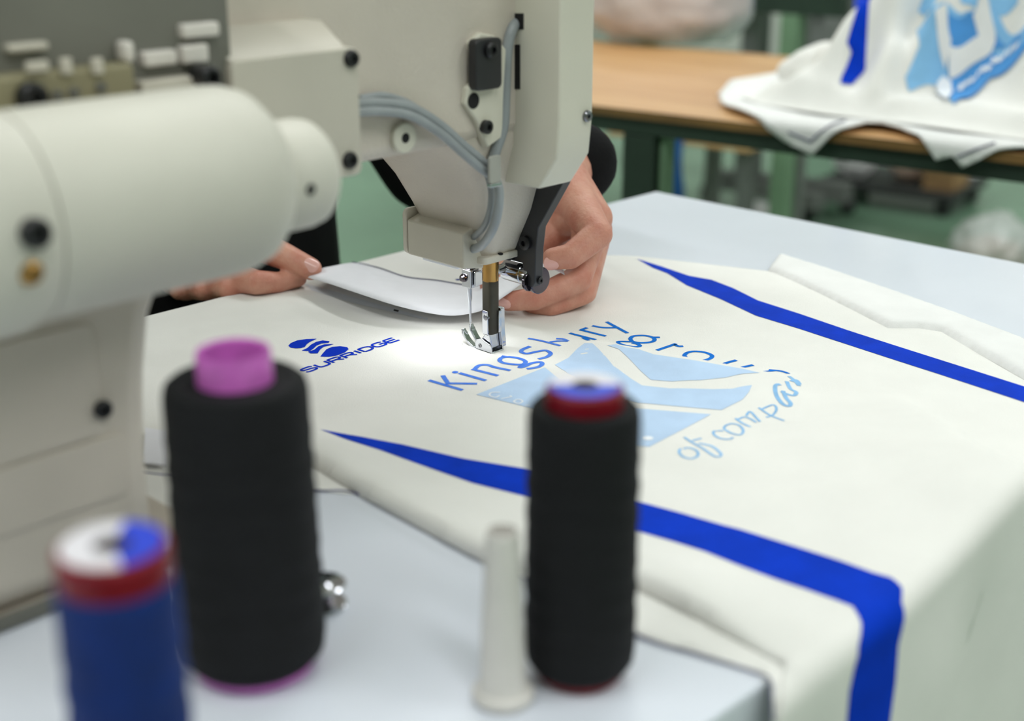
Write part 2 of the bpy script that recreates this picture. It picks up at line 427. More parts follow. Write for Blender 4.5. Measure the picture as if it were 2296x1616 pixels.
for i, (x, y) in enumerate(LAMPS):
    t = empty('ceiling_light', (x, y, CT - 0.08), 'long white fluorescent ceiling light ' + WHERE[i], 'lamp', 'ceiling lights')
    bm = B(); box(bm, x - 0.16, x + 0.16, y - 0.95, y + 0.95, CT - 0.06, CT); obj('housing', bm, 'cap_white', t, smooth=False)
    bm = B()
    box(bm, x - 0.13, x + 0.13, y - 0.92, y + 0.92, CT - 0.08, CT - 0.06); obj('diffuser', bm, 'tube_light', t, smooth=False)
    ld = bpy.data.lights.new('fluorescent', 'AREA'); ld.shape = 'RECTANGLE'; ld.size = 0.3; ld.size_y = 1.8; ld.energy = LAMP_W
    ld.color = (0.985, 0.99, 1.0)
    lo = bpy.data.objects.new('fluorescent', ld); C.objects.link(lo); lo.parent = t; lo.location = (0, 0, -0.01)

# ------------------------------------------------------------------ sewing table
TX0, TX1, TY0, TY1 = -0.12, 0.966, 0.229, 0.759
t = empty('sewing_table', (0.42, 0.49, F0), 'grey-white laminate sewing machine table under the cream jersey', 'table')
bm = B(); box(bm, TX0, TX1, TY0, TY1, -0.034, 0.0); obj('tabletop', bm, 'laminate', t, bevel=0.002)
for x in (0.0, 0.84):
    bm = B(); box(bm, x - 0.03, x + 0.03, 0.46, 0.53, F0 + 0.05, -0.034); obj('leg', bm, 'leg_steel', t, bevel=0.003)
    bm = B(); box(bm, x - 0.03, x + 0.03, 0.25, 0.74, F0, F0 + 0.05); obj('foot', bm, 'leg_steel', t, bevel=0.004)
bm = B(); box(bm, 0.03, 0.81, 0.48, 0.51, F0 + 0.2, F0 + 0.24); obj('crossbar', bm, 'leg_steel', t, bevel=0.003)

# ------------------------------------------------------------------ sewing machine
M = empty('sewing_machine', (0.35, 0.556, 0.0), 'cream industrial sewing machine with its needle over the jersey', 'sewing machine')
# bed plate and column
bm = B(); box(bm, 0.10, 0.29, 0.4575, 0.645, 0.0004, 0.0045); obj('bed', bm, 'cast_paint', M, bevel=0.0015)
prof = [(0.10, 0.004), (0.262, 0.004), (0.262, 0.06), (0.2645, 0.085), (0.269, 0.108), (0.276, 0.124), (0.288, 0.134), (0.304, 0.138),
        (0.556, 0.138), (0.556, 0.262), (0.10, 0.262)]
bm = B(); extrude(bm, prof, 'y', 0.515, 0.62); obj('arm', bm, 'cast_paint', M, bevel=0.008)
prof = [(0.10, 0.004), (0.262, 0.004), (0.262, 0.05), (0.2655, 0.085), (0.270, 0.108), (0.279, 0.126), (0.296, 0.138), (0.296, 0.165), (0.10, 0.165)]
bm = B(); extrude(bm, prof, 'y', 0.4595, 0.64); obj('column', bm, 'cast_paint', M, bevel=0.012)
for k, (x1_, z0_, z1_) in enumerate([(0.2405, 0.0665, 0.113), (0.2485, 0.0385, 0.0650)]):
    bm = B(); extrude(bm, rrect(0.12, x1_, z0_, z1_, 0.004), 'y', 0.4582, 0.463); o = obj('column_panel', bm, 'cast_paint', M, bevel=0.0006)
    if k == 0:
        p = on_y(228, 916, 0.4582); lathe(bm := B(), p, (0, -1, 0), [(0.0037, 0), (0.0037, 0.0022), (0.003, 0.0028), (0.0016, 0.0028), (0.0015, 0.0012)], 24); obj('screw', bm, 'black_steel', o)
# rim at foot of column
bm = B(); box(bm, 0.10, 0.292, 0.456, 0.4585, 0.0006, 0.007); obj('base_rim', bm, 'panel_grey', M, bevel=0.001)

# motor: horizontal barrel on the camera side
MY, MZ, MR = 0.440, 0.1625, 0.0365
bm = B(); lathe(bm, (0.2050, MY, MZ), (1, 0, 0), [(MR * 0.8, 0), (MR, 0.001), (MR, 0.080), (MR * 0.985, 0.088), (MR * 0.93, 0.0945), (MR * 0.82, 0.0990), (MR * 0.66, 0.102)], 64)
motor = obj('motor_housing', bm, 'motor_paint', M, auto=50)
bm = B(); lathe(bm, (0.140, MY, MZ), (1, 0, 0), [(MR * 0.9, 0), (MR * 1.06, 0.004), (MR * 1.08, 0.045), (MR * 1.06, 0.058), (MR * 1.0, 0.0652)], 64); obj('end_flange', bm, 'motor_paint', motor, auto=50)
bm = B(); lathe(bm, (0.2985, MY, MZ - 0.0027), (1, 0, 0), [(0.0215, 0), (0.0222, 0.002), (0.0222, 0.0285), (0.0212, 0.0330), (0.019, 0.0355), (0.012, 0.0365)], 48); obj('shaft_cover', bm, 'motor_paint', motor, auto=50)
def radial_screw(px, py, R, r, h, m, par, ax):
    d = ray(px, py); o = C0[1:] - np.array(ax); dd = d[1:]            # where the sight line meets the barrel
    A_ = dd @ dd; B_ = o @ dd; t_ = (-B_ - math.sqrt(max(B_ * B_ - A_ * (o @ o - R * R), 0))) / A_
    p = C0 + d * t_; n = p - np.array([p[0], ax[0], ax[1]]); n /= np.linalg.norm(n)
    bm = B(); lathe(bm, p - n * 0.002, n, [(r, 0), (r, h * 0.8), (r * 0.8, h), (r * 0.45, h), (r * 0.4, h * 0.5)], 24); return obj('screw', bm, m, par)
radial_screw(75, 522, MR * 1.075, 0.0050, 0.0062, 'black_steel', motor, (MY, MZ))
radial_screw(70, 612, MR * 1.075, 0.0040, 0.0036, 'brass', motor, (MY, MZ))
radial_screw(697, 425, 0.0222, 0.0024, 0.0026, 'black_steel', motor, (MY, MZ - 0.0027))

# screwed junction box on the arm
BX0, BX1, BY, BZ0, BZ1 = 0.3285, 0.3965, 0.4835, 0.1425, 0.2005
bm = B(); extrude(bm, rrect(BX0, BX1, BZ0, BZ1, 0.004), 'y', BY, 0.517); jb = obj('junction_box', bm, 'box_paint', M, bevel=0.001)
bm = B(); extrude(bm, [(0.4850, BZ1 - 0.001), (0.5030, BZ1 + 0.0105), (0.5170, BZ1 + 0.0105), (0.5170, BZ1 - 0.001)], 'x', BX0 + 0.0005, BX1 - 0.0045); obj('box_lid', bm, 'box_paint', jb, bevel=0.001)
for px, py in ((786, 131), (783, 359)):
    p = on_y(px, py, BY); bm = B(); lathe(bm, p, (0, -1, 0), [(0.0040, -0.001), (0.0040, 0.0012), (0.0033, 0.0024), (0.0019, 0.0026), (0.0017, 0.0012)], 24); obj('screw', bm, 'black_steel', jb)

# tension and switch panel (upper left)
bm = B(); box(bm, 0.13, 0.3325, 0.4880, 0.516, 0.172, 0.262); tp = obj('control_panel', bm, 'panel_grey', M, bevel=0.002)
bm = B(); box(bm, 0.13, 0.2795, 0.4770, 0.489, 0.170, 0.2045); ob = obj('olive_strip', bm, 'panel_olive', tp, bevel=0.0015)
bm = B(); box(bm, 0.284, 0.318, 0.480, 0.489, 0.165, 0.1965); obj('strip_block', bm, 'box_paint', tp, bevel=0.001)
def panel_block(px0, px1, py0, py1, y, d, m, name, par, bev=0.0012):
    a = on_y(px0, (py0 + py1) / 2, y); b = on_y(px1, (py0 + py1) / 2, y); c = on_y((px0 + px1) / 2, py0, y); e = on_y((px0 + px1) / 2, py1, y)
    bm = B(); box(bm, a[0], b[0], y, y + d, e[2], c[2]); return obj(name, bm, m, par, bevel=bev)
panel_block(412, 494, 52, 84, 0.4835, 0.006, 'knob_highlight', 'button', tp)  # pale raised blocks imitate bright reflections on the knob tops
panel_block(412, 470, 100, 142, 0.4835, 0.006, 'knob_highlight', 'button', tp)
panel_block(325, 400, 114, 148, 0.4835, 0.006, 'knob_highlight', 'button', tp)
panel_block(20, 112, 97, 116, 0.4835, 0.006, 'box_paint', 'button', tp)
panel_block(280, 305, 92, 142, 0.480, 0.008, 'knob_highlight', 'lever', tp, 0.002)
panel_block(62, 112, 138, 162, 0.4745, 0.003, 'box_paint', 'switch', ob, 0.0008)
for px in (152, 222): panel_block(px - 12, px + 12, 130, 168, 0.4745, 0.003, 'box_paint', 'switch', ob, 0.0008)
for px, py, r in ((462, 172, 0.0048), (66, 218, 0.0058)):
    p = on_y(px, py, 0.4770); bm = B(); lathe(bm, p, (0, -1, 0), [(r, -0.006), (r, 0.004), (r * 0.8, 0.005), (r * 0.5, 0.005), (r * 0.45, 0.002)], 24); obj('screw', bm, 'black_steel', tp)
for px, py in ((128, 214), (166, 208), (226, 196)):
    p = on_y(px, py, 0.4765); bm = B(); lathe(bm, p, (0, -1, 0), [(0.0022, -0.001), (0.0022, 0.001), (0.0012, 0.0012), (0.001, 0.0002)], 16); obj('pin', bm, 'panel_grey', ob)

# head casting
def hring(z, x0, x1, y0, y1, r): return [(p[0], p[1], z) for p in rrect(x0, x1, y0, y1, r, 6)]
bm = B(); loft(bm, [hring(0.155, 0.480, 0.575, 0.519, 0.612, 0.012), hring(0.140, 0.486, 0.575, 0.5165, 0.611, 0.014), hring(0.134, 0.492, 0.575, 0.5165, 0.611, 0.014), hring(0.126, 0.500, 0.575, 0.519, 0.610, 0.014),
                    hring(0.108, 0.514, 0.574, 0.524, 0.606, 0.014), hring(0.09, 0.524, 0.572, 0.530, 0.602, 0.013), hring(0.074, 0.530, 0.570, 0.538, 0.597, 0.012), hring(0.0642, 0.532, 0.569, 0.5425, 0.595, 0.011)])
head = obj('head_casting', bm, 'cast_paint', M, auto=60)
bm = B(); extrude(bm, rrect(0.531, 0.571, 0.5405, 0.597, 0.003), 'z', 0.0600, 0.0643); hp = obj('head_base_plate', bm, 'box_paint', head, bevel=0.0008)
bm = B(); lathe(bm, (0.545, 0.5413, 0.0640), (0, 0, 1), [(0.0016, 0), (0.0016, 0.0008), (0.0008, 0.001)], 16); obj('oil_hole', bm, 'gap_black', hp)
# round bosses on the arm
def boss(px, py, r, rh, y=0.5145, h=0.0025):
    p = on_y(px, py, y); bm = B(); lathe(bm, p, (0, -1, 0), [(r, -0.002), (r, h - 0.0006), (r - 0.0008, h), (rh, h), (rh * 0.9, h - 0.0025)], 32); b = obj('boss', bm, 'cover_paint', M)
    bm = B(); lathe(bm, (p[0], y - h - 0.0001, p[2]), (0, 1, 0), [(rh, 0), (rh * 0.7, 0.0002)], 24); obj('hole', bm, 'gap_black', b)
boss(902, 308, 0.0078, 0.0026)
y = 0.5145
pad = [on_y(a, b, y) for a, b in ((1046, 95), (1070, 72), (1100, 78), (1128, 110), (1128, 300), (1085, 330), (1060, 270), (1034, 232), (1040, 195), (1062, 178), (1056, 140))]
bm = B(); extrude(bm, [(p[0], p[2]) for p in pad], 'y', 0.5115, 0.517); pd = obj('mounting_pad', bm, 'cover_paint', M, bevel=0.0012)
p = on_y(1062, 226, 0.5112); bm = B(); lathe(bm, p, (0, 1, 0), [(0.0042, 0), (0.0036, 0.0002)], 24); obj('hole', bm, 'gap_black', pd)
a = on_y(1068, 90, 0.506); b = on_y(1122, 198, 0.506)
bm = B(); extrude(bm, rrect(a[0], b[0] + 0.002, b[2], a[2], 0.003), 'y', 0.5065, 0.5125); bb = obj('cable_plate', bm, 'black_bracket', M, bevel=0.0008)
p = on_y(1098, 112, 0.5065); bm = B(); lathe(bm, p, (0, -1, 0), [(0.0042, -0.001), (0.0042, 0.002), (0.003, 0.003), (0.0018, 0.003), (0.0017, 0.0015)], 24); obj('screw', bm, 'black_steel', bb)
p = on_y(1088, 284, 0.5112); bm = B(); lathe(bm, p, (0, -1, 0), [(0.0036, -0.001), (0.0036, 0.0025), (0.0028, 0.003), (0.0016, 0.003), (0.0015, 0.0015)], 24); obj('screw', bm, 'black_steel', pd)
# face cover at the arm end
cv = [(0.527, 0.1115), (0.4972, 0.1120), (0.4845, 0.1300), (0.4825, 0.150), (0.4825, 0.262), (0.612, 0.262), (0.612, 0.1115)]
bm = B(); extrude(bm, cv, 'x', 0.5302, 0.5570); fc = obj('face_cover', bm, 'cover_paint', M, bevel=0.0014)
p = on_y(1315, 260, 0.4825); bm = B(); lathe(bm, p, (0, -1, 0), [(0.0032, -0.0005), (0.0032, 0.0012), (0.0026, 0.0020), (0.0012, 0.0018), (0.001, 0.0006)], 20); obj('screw', bm, 'screw_steel', fc)
def cover_patch(px0, px1, py0, py1, name):
    A = [on_x(a, b, 0.5300) for a, b in ((px0, py1), (px1, py1), (px1, py0), (px0, py0))]
    bm = B(); extrude(bm, [(p[1], p[2]) for p in A], 'x', 0.5297, 0.5320); return obj(name, bm, 'gap_black', fc, bevel=0.0003)
cover_patch(1141, 1166, 100, 200, 'slot')
cover_patch(1139, 1174, 30, 66, 'cable_slot')
cover_patch(1136, 1141, 0, 70, 'seam')
# cables and clip
def cable(pts, r, name='cable'):
    bm = B(); tube(bm, pts, r, 14, 10); return obj(name, bm, 'cable_grey', M)
cable([on_x(1166, 45, 0.536), on_x(1150, 62, 0.527), on_x(1138, 105, 0.5225), on_x(1134, 160, 0.521), on_x(1132, 220, 0.520), on_x(1128, 285, 0.519), on_x(1112, 335, 0.515), on_x(1100, 375, 0.512), on_x(1098, 395, 0.513)], 0.0030)
for dy, yy in ((-10, 0.508), (9, 0.5065)):
    cable([on_y(790, 243 + dy, yy), on_y(850, 240 + dy, yy), on_y(920, 250 + dy, yy), on_y(985, 288 + dy, yy), on_y(1040, 336 + dy, yy), on_y(1078, 368 + dy, yy), on_y(1096, 384 + dy * 0.5, yy + 0.001)], 0.0024)
cable([on_y(805, 222, 0.5115), on_y(860, 215, 0.5118), on_y(915, 232, 0.5125), on_y(960, 262, 0.5135)], 0.0020)
cable([on_x(1100, 380, 0.5095), on_x(1118, 420, 0.509), on_x(1117, 470, 0.510), on_x(1104, 515, 0.514), on_x(1082, 548, 0.521), on_x(1062, 558, 0.5285)], 0.0026)
cable([on_x(1092, 385, 0.5125), on_x(1102, 430, 0.5125), on_x(1098, 475, 0.514), on_x(1084, 510, 0.518), on_x(1062, 531, 0.5285)], 0.0019)
p = on_y(1100, 352, 0.5035); q = on_y(1112, 408, 0.5035)
bm = B(); extrude(bm, rrect(p[0] - 0.0035, p[0] + 0.0050, q[2], p[2] + 0.001, 0.002), 'y', 0.5005, 0.5025); cl = obj('cable_clip', bm, 'clamp_grey', M, bevel=0.0006)
bm = B(); box(bm, p[0] - 0.0034, p[0] + 0.0049, 0.5000, 0.5030, q[2] - 0.0016, q[2] + 0.0006); obj('clip_lip', bm, 'chrome', cl, bevel=0.0004)
# sensor and lamp box beside the needle
lb = [(0.520, 0.0590), (0.5365, 0.0565), (0.5365, 0.0835), (0.5325, 0.0840), (0.520, 0.0800)]
bm = B(); extrude(bm, lb, 'y', 0.5465, 0.5945); lamp = obj('needle_lamp_box', bm, 'box_paint', M, bevel=0.0009)
bm = B(); extrude(bm, rrect(0.5195, 0.537, 0.0585, 0.0865, 0.004), 'y', 0.5950, 0.5985); obj('end_cap', bm, 'box_paint', lamp, bevel=0.001)
bm = B(); box(bm, 0.524, 0.534, 0.556, 0.586, 0.0562, 0.0580); obj('led_lens', bm, 'led_glow', lamp, bevel=0.0005)
ld = bpy.data.lights.new('needle_lamp', 'AREA'); ld.shape = 'RECTANGLE'; ld.size = 0.01; ld.size_y = 0.03; ld.energy = WORK_LED; ld.color = (0.95, 0.98, 1)
lo = bpy.data.objects.new('needle_lamp', ld); C.objects.link(lo); lo.parent = lamp; lo.location = Vector((0.529, 0.571, 0.0548)) - LOC[M.name]

# bracket, roller and lever
bx0, bx1 = 0.5585, 0.5655
br = [(0.4950, 0.140), (0.5057, 0.1085), (0.5239, 0.0804), (0.5257, 0.0671), (0.5263, 0.0470), (0.5285, 0.0435), (0.5325, 0.0440), (0.5350, 0.0480),
      (0.5368, 0.0570), (0.5456, 0.0571), (0.5456, 0.0726), (0.5417, 0.0784), (0.5290, 0.1030), (0.5200, 0.140)]
bm = B(); extrude(bm, br, 'x', bx0, bx1); bk = obj('lifter_bracket', bm, 'black_bracket', M, bevel=0.0006)
p = on_x(1180, 544, bx0); bm = B(); lathe(bm, p, (-1, 0, 0), [(0.0042, -0.001), (0.0042, 0.002), (0.003, 0.0028), (0.0016, 0.0028), (0.0014, 0.0014)], 24); obj('screw', bm, 'black_steel', bk)
bm = B(); box(bm, 0.5540, 0.5600, 0.5430, 0.5560, 0.0578, 0.0594); obj('bracket_foot', bm, 'black_bracket', bk, bevel=0.0008)
RX, RZ_ = 0.5635, 0.0488
bm = B(); lathe(bm, (RX, 0.5325, RZ_), (0, 1, 0), [(0.0056, 0), (0.0064, 0.0006), (0.0064, 0.006), (0.0060, 0.0064), (0.0064, 0.0068), (0.0064, 0.0215), (0.0054, 0.0225), (0.003, 0.0225), (0.0028, 0.026)], 40); ro = obj('roller', bm, 'chrome', M)
bm = B(); lathe(bm, (0.5667, 0.5290, 0.0460), (0, 1, 0), [(0.0076, 0), (0.0082, 0.0006), (0.0082, 0.0026), (0.0076, 0.0032)], 40); obj('roller_disc', bm, 'dark_chrome', ro)
bm = B(); lathe(bm, (RX - 0.0022, 0.5317, RZ_ - 0.0026), (0, 1, 0), [(0.0058, 0), (0.0062, 0.0005), (0.0062, 0.0020), (0.0058, 0.0025)], 32); obj('cam_disc', bm, 'dark_chrome', ro)
bm = B(); lathe(bm, (RX - 0.0008, 0.5262, RZ_ - 0.0012), (0, -1, 0), [(0.0022, -0.003), (0.0022, 0.0008), (0.0017, 0.0012), (0.0009, 0.0012), (0.0008, 0.0004)], 20); obj('pivot_pin', bm, 'black_steel', bk)
cylm = B(); cyl(cylm, (0.549, 0.5500, 0.0515), (RX, 0.5535, 0.0500), 0.0030, ch=0.0004); obj('link_rod', cylm, 'chrome', ro)

# presser bar, bush, foot
PX_, PY_ = 0.5469, 0.5516
bm = B(); lathe(bm, (PX_, PY_, 0.0455), (0, 0, 1), [(0.0044, 0), (0.0050, 0.0006), (0.0050, 0.0122), (0.0044, 0.0128)], 36); obj('brass_bush', bm, 'brass', M)
bm = B(); extrude(bm, rrect(PX_ - 0.0041, PX_ + 0.0041, PY_ - 0.0041, PY_ + 0.0041, 0.0022, 6), 'z', 0.0130, 0.0460); pb = obj('presser_bar', bm, 'bar_steel', M, bevel=0.0003)
ft = B(); extrude(ft, [(PY_ - 0.0062, 0.0045), (PY_ + 0.0050, 0.0045), (PY_ + 0.0052, 0.0062), (PY_ + 0.0010, 0.0105), (PY_ - 0.0005, 0.0150), (PY_ - 0.0005, 0.0285), (PY_ - 0.0048, 0.0285), (PY_ - 0.0052, 0.0140), (PY_ - 0.0060, 0.0085)], 'x', PX_ + 0.0038, PX_ + 0.0072)
foot = obj('presser_foot', ft, 'chrome', M, bevel=0.0005)
bm = B(); extrude(bm, [(PX_ - 0.0042, 0.0125), (PX_ + 0.0050, 0.0125), (PX_ + 0.0050, 0.0280), (PX_ + 0.0044, 0.0280), (PX_ + 0.0042, 0.0155), (PX_ + 0.0020, 0.0125), (PX_, 0.0120), (PX_ - 0.0022, 0.0128), (PX_ - 0.0042, 0.0155), (PX_ - 0.0046, 0.0280), (PX_ - 0.0052, 0.0280), (PX_ - 0.0052, 0.0140)], 'y', PY_ - 0.0025, PY_ + 0.0020); obj('fork', bm, 'chrome', foot, bevel=0.0002)
bm = B(); extrude(bm, [(PY_ - 0.0042, 0.0045), (PY_ + 0.0068, 0.0045), (PY_ + 0.0062, 0.0068), (PY_ + 0.0022, 0.0118), (PY_ + 0.0012, 0.0142), (PY_ - 0.0030, 0.0142), (PY_ - 0.0032, 0.0105)], 'x', PX_ - 0.0036, PX_ + 0.0036); obj('ankle', bm, 'chrome', foot, bevel=0.0008)
bm = B(); box(bm, PX_ + 0.0016, PX_ + 0.0040, PY_ - 0.0056, PY_ - 0.0040, 0.0140, 0.0275); obj('guard_plate', bm, 'chrome', foot, bevel=0.0004)
bm = B(); extrude(bm, [(PY_ - 0.0058, 0.0016), (PY_ + 0.0075, 0.0016), (PY_ + 0.0085, 0.0052), (PY_ + 0.0070, 0.0088), (PY_ + 0.0035, 0.0100), (PY_ + 0.0005, 0.0088), (PY_ - 0.0058, 0.0070)], 'x', PX_ - 0.0052, PX_ - 0.0042); so = obj('sole_side', bm, 'chrome', foot, bevel=0.0004)
bm = B(); extrude(bm, [(PY_ - 0.0058, 0.0016), (PY_ + 0.0075, 0.0016), (PY_ + 0.0060, 0.0062), (PY_ - 0.0058, 0.0060)], 'x', PX_ + 0.0042, PX_ + 0.0052); obj('sole_side', bm, 'chrome', foot, bevel=0.0004)
bm = B(); box(bm, PX_ - 0.0052, PX_ + 0.0052, PY_ - 0.0060, PY_ + 0.0090, 0.0013, 0.0030); obj('sole', bm, 'chrome', foot, bevel=0.0004)
bm = B(); lathe(bm, (PX_ - 0.0051, PY_ + 0.0040, 0.0050), (-1, 0, 0), [(0.0013, 0), (0.0013, 0.0004), (0.0009, 0.0005), (0.0005, 0.0005), (0.0004, 0.0002)], 16); obj('hinge_pin', bm, 'screw_steel', so)
for sx in (-1, 1):
    pts = [(PY_ + 0.0060, 0.0022), (PY_ + 0.0110, 0.0024), (PY_ + 0.0155, 0.0044), (PY_ + 0.0190, 0.0078), (PY_ + 0.0210, 0.0112)]
    if sx > 0: pts = [(a - 0.001, b * 1.18) for a, b in pts]
    bm = B(); P = smooth_path([(0, a, b) for a, b in pts], 5); rings = []
    for i, q in enumerate(P):
        d = (P[min(i + 1, len(P) - 1)] - P[max(i - 1, 0)]).normalized(); nn = Vector((0, -d.z, d.y)); w = 0.0019 * (1 if i < len(P) - 3 else 0.75)
        xx = PX_ + sx * 0.0028
        rings.append([Vector((xx - w, q.y, q.z)) - nn * 0.0008, Vector((xx + w, q.y, q.z)) - nn * 0.0008, Vector((xx + w, q.y, q.z)) + nn * 0.0008, Vector((xx - w, q.y, q.z)) + nn * 0.0008])
    loft(bm, rings); obj('toe', bm, 'chrome', foot, bevel=0.0003)
p = on_x(1091, 711, PX_ - 0.0042); bm = B(); lathe(bm, p, (-1, 0, 0), [(0.0022, -0.0005), (0.0022, 0.0006), (0.0016, 0.0012), (0.0004, 0.0014)], 20); obj('screw', bm, 'screw_steel', pb)
# needle bar, clamp, needle
NY = 0.5690
bm = B(); cyl(bm, (PX_, NY, 0.0470), (PX_, NY, 0.0640), 0.0034, ch=0.0003); obj('needle_bar', bm, 'dark_chrome', M)
bm = B(); extrude(bm, rrect(PX_ - 0.0042, PX_ + 0.0040, NY - 0.0044, NY + 0.0036, 0.0012), 'z', 0.0385, 0.0500); nc = obj('needle_clamp', bm, 'chrome', M, bevel=0.0006)
bm = B(); lathe(bm, (PX_ - 0.0040, NY + 0.0008, 0.0445), (-1, 0.3, 0), [(0.0026, -0.001), (0.0026, 0.001), (0.0021, 0.0015), (0.0023, 0.0018), (0.0017, 0.0026), (0.0006, 0.0026)], 24); obj('clamp_screw', bm, 'dark_chrome', nc)
bm = B(); box(bm, PX_ - 0.002, PX_ + 0.0055, NY - 0.0062, NY - 0.0050, 0.0400, 0.0490); obj('thread_guide', bm, 'chrome', nc, bevel=0.0004)
bm = B(); lathe(bm, (PX_, NY, 0.0390), (0, 0, -1), [(0.0011, 0), (0.0011, 0.008), (0.00062, 0.0105), (0.0006, 0.0225), (0.0004, 0.0242), (0.0001, 0.0262)], 16); obj('needle', bm, 'chrome', M)
bm = B(); tube(bm, [(PX_ - 0.0013, NY + 0.002, 0.0420), (PX_ - 0.0012, NY + 0.0003, 0.0300), (PX_ - 0.0008, NY, 0.0170), (PX_ - 0.0004, NY - 0.0005, 0.0140), (PX_ - 0.002, NY + 0.001, 0.0080), (PX_ - 0.0045, NY + 0.0040, 0.0068), (PX_ - 0.006, NY + 0.0010, 0.0028)], 0.00014, 6); obj('needle_thread', bm, 'print_white', M)

# ------------------------------------------------------------------ the jersey on the sewing table
CR = lambda ox, oy, s: (lambda L: [(ox + a * s, oy + b * s) for a, b in L])
c5 = CR(1180, 700, 0.2787); c7 = CR(640, 740, 0.2613); c8 = CR(1380, 960, 0.406); c4 = CR(1300, 0, 0.4338)
E_Y = TY0
def loc2(L): return [(p[0], p[1] - E_Y) for p in L]
ridge1_px = [(1285, 772, 0.0), (1335, 770, 0.002), (1400, 776, 0.004), (1463, 789, 0.006), (1573, 807, 0.0075), (1660, 824, 0.006), (1730, 838, 0.003), (1800, 850, 0.0)]
R1 = loc2([on_z(x, y, z + 0.001) for x, y, z in ridge1_px]); H1 = [z for _, _, z in ridge1_px]
ridge2_px = [(1960, 872, 0.0), (2060, 925, 0.005), (2130, 968, 0.011), (2210, 1008, 0.016), (2296, 1046, 0.020), (2400, 1085, 0.020)]
R2 = loc2([on_z(x, y, z + 0.001) for x, y, z in ridge2_px]) + [(0.95, 0.02)]; H2 = [z for _, _, z in ridge2_px] + [0.014]
front_px = [(560, 975), (640, 1010), (718, 1053), (770, 1085), (814, 1111), (900, 1158), (1000, 1213), (1094, 1262), (1200, 1285), (1310, 1297), (1420, 1312), (1580, 1393), (1740, 1478)]
FB = loc2([on_z(x, y, 0.002) for x, y in front_px])
nz = np.random.RandomState(4); NZ = [(nz.uniform(8, 30), nz.uniform(0, 6.28), nz.uniform(0, 6.28)) for _ in range(7)]
def hf_jersey(Q):
    h = np.full(len(Q), 0.0014)
    for k, a, ph in NZ: h = h + 0.00035 * np.sin(k * (Q[:, 0] * math.cos(a) + Q[:, 1] * math.sin(a)) + ph)
    h = np.maximum(h, 0.0009)
    d, H, s = poly_dist(Q, R1, H1); far = s > 0
    h = h + H * np.where(far, np.exp(-(d / 0.0075) ** 2), np.exp(-(d / 0.040) ** 2))
    d, H, s = poly_dist(Q, R2, H2); far = s > 0
    h = h + H * np.where(far, np.exp(-(d / 0.008) ** 2), np.exp(-(d / 0.075) ** 2))
    d, _, s = poly_dist(Q, FB); u = np.clip(d / 0.007, 0, 1)
    puff = np.where(d < 0.007, np.sqrt(np.clip(1 - (1 - u) ** 2, 0, 1)), np.exp(-((d - 0.007) / 0.020) ** 2))
    h = h + np.where(s > 0, 0.0062 * puff * ss((Q[:, 0] - 0.27) / 0.06) * (0.25 + 0.75 * ss((Q[:, 1] - 0.004) / 0.05)), 0)
    h = np.where((s <= 0) & (d < 0.03), 0.0009, h)
    # slight lift under the hand
    h = h + 0.0035 * np.exp(-(((Q[:, 0] - 0.615) / 0.035) ** 2 + ((Q[:, 1] + E_Y - 0.60) / 0.020) ** 2))
    return h
DJ = Drape((0, E_Y, 0), (1, 0), (0, 1), hf_jersey, rad=0.010, bmax=TY1 - E_Y + 0.002, wav=0.0022)
jersey = empty('jersey', (0.6, 0.5, 0.0), 'cream jersey panel with royal blue stripes and printed lettering under the needle', 'jersey')
bk_ = TY1 - E_Y
left = [(0.2785, 0.26), (0.2785, bk_ + 0.06), (0.45, bk_ + 0.075), (0.66, bk_ + 0.05), (0.672, bk_ + 0.004), (0.70, 0.475)]
back = [(p[0], p[1] - E_Y) for p in (on_z(1375, 577), on_z(1430, 579), on_z(1560, 594), on_z(1722, 613), on_z(1990, 705), on_z(2296, 815))]
right = [(0.80, -0.02), (0.80, -0.22), (0.40, -0.26)]
edge = [tuple(p) for p in DJ.pick([(1757, 1490), (1752, 1540), (1745, 1616)])]
frontL = [tuple(p) for p in FB][::-1]
outline = left + back + [(0.86, 0.06)] + right + [(edge[-1][0] - 0.004, -0.26)] + edge[::-1] + frontL + [(0.30, 0.235)]
T, tr = fill2d(outline, 0.0034)
panel = obj('front_panel', sheet_bm(DJ.put(T), tr), 'jersey', jersey, auto=120, solid=0.0007)
# under layer
DU = Drape((0, E_Y, 0), (1, 0), (0, 1), lambda Q: np.full(len(Q), 0.0007), rad=0.0085, wav=0.001)
ue_px = [(322, 1060), (365, 1066), (560, 1085), (715, 1101), (800, 1108), (960, 1185), (1180, 1300), (1425, 1424), (1560, 1467), (1700, 1510), (1726, 1530), (1729, 1570), (1731, 1616)]
UE = [tuple(p) for p in DU.pick(ue_px)]
uo = UE + [(UE[-1][0], -0.22), (0.46, -0.22), (0.55, 0.05), (0.40, 0.20), (0.34, 0.34)]
T, tr = fill2d(uo, 0.006)
obj('under_panel', sheet_bm(DU.put(T), tr), 'jersey', jersey, auto=120, solid=0.0005)
bm = B(); P = DU.put(np.array(UE), 0.0003); tube(bm, P, 0.0005, 8, 6); obj('hem_thread', bm, 'hem_thread', jersey)
# little white tag on the left hem
bm = B(); q = [on_z(x, y, 0.004) for x, y in ((326, 958), (372, 965), (372, 1042), (321, 1036))]; extrude(bm, [(p[0], p[1]) for p in q], 'z', 0.0032, 0.0040); obj('tag', bm, 'label_white', jersey)
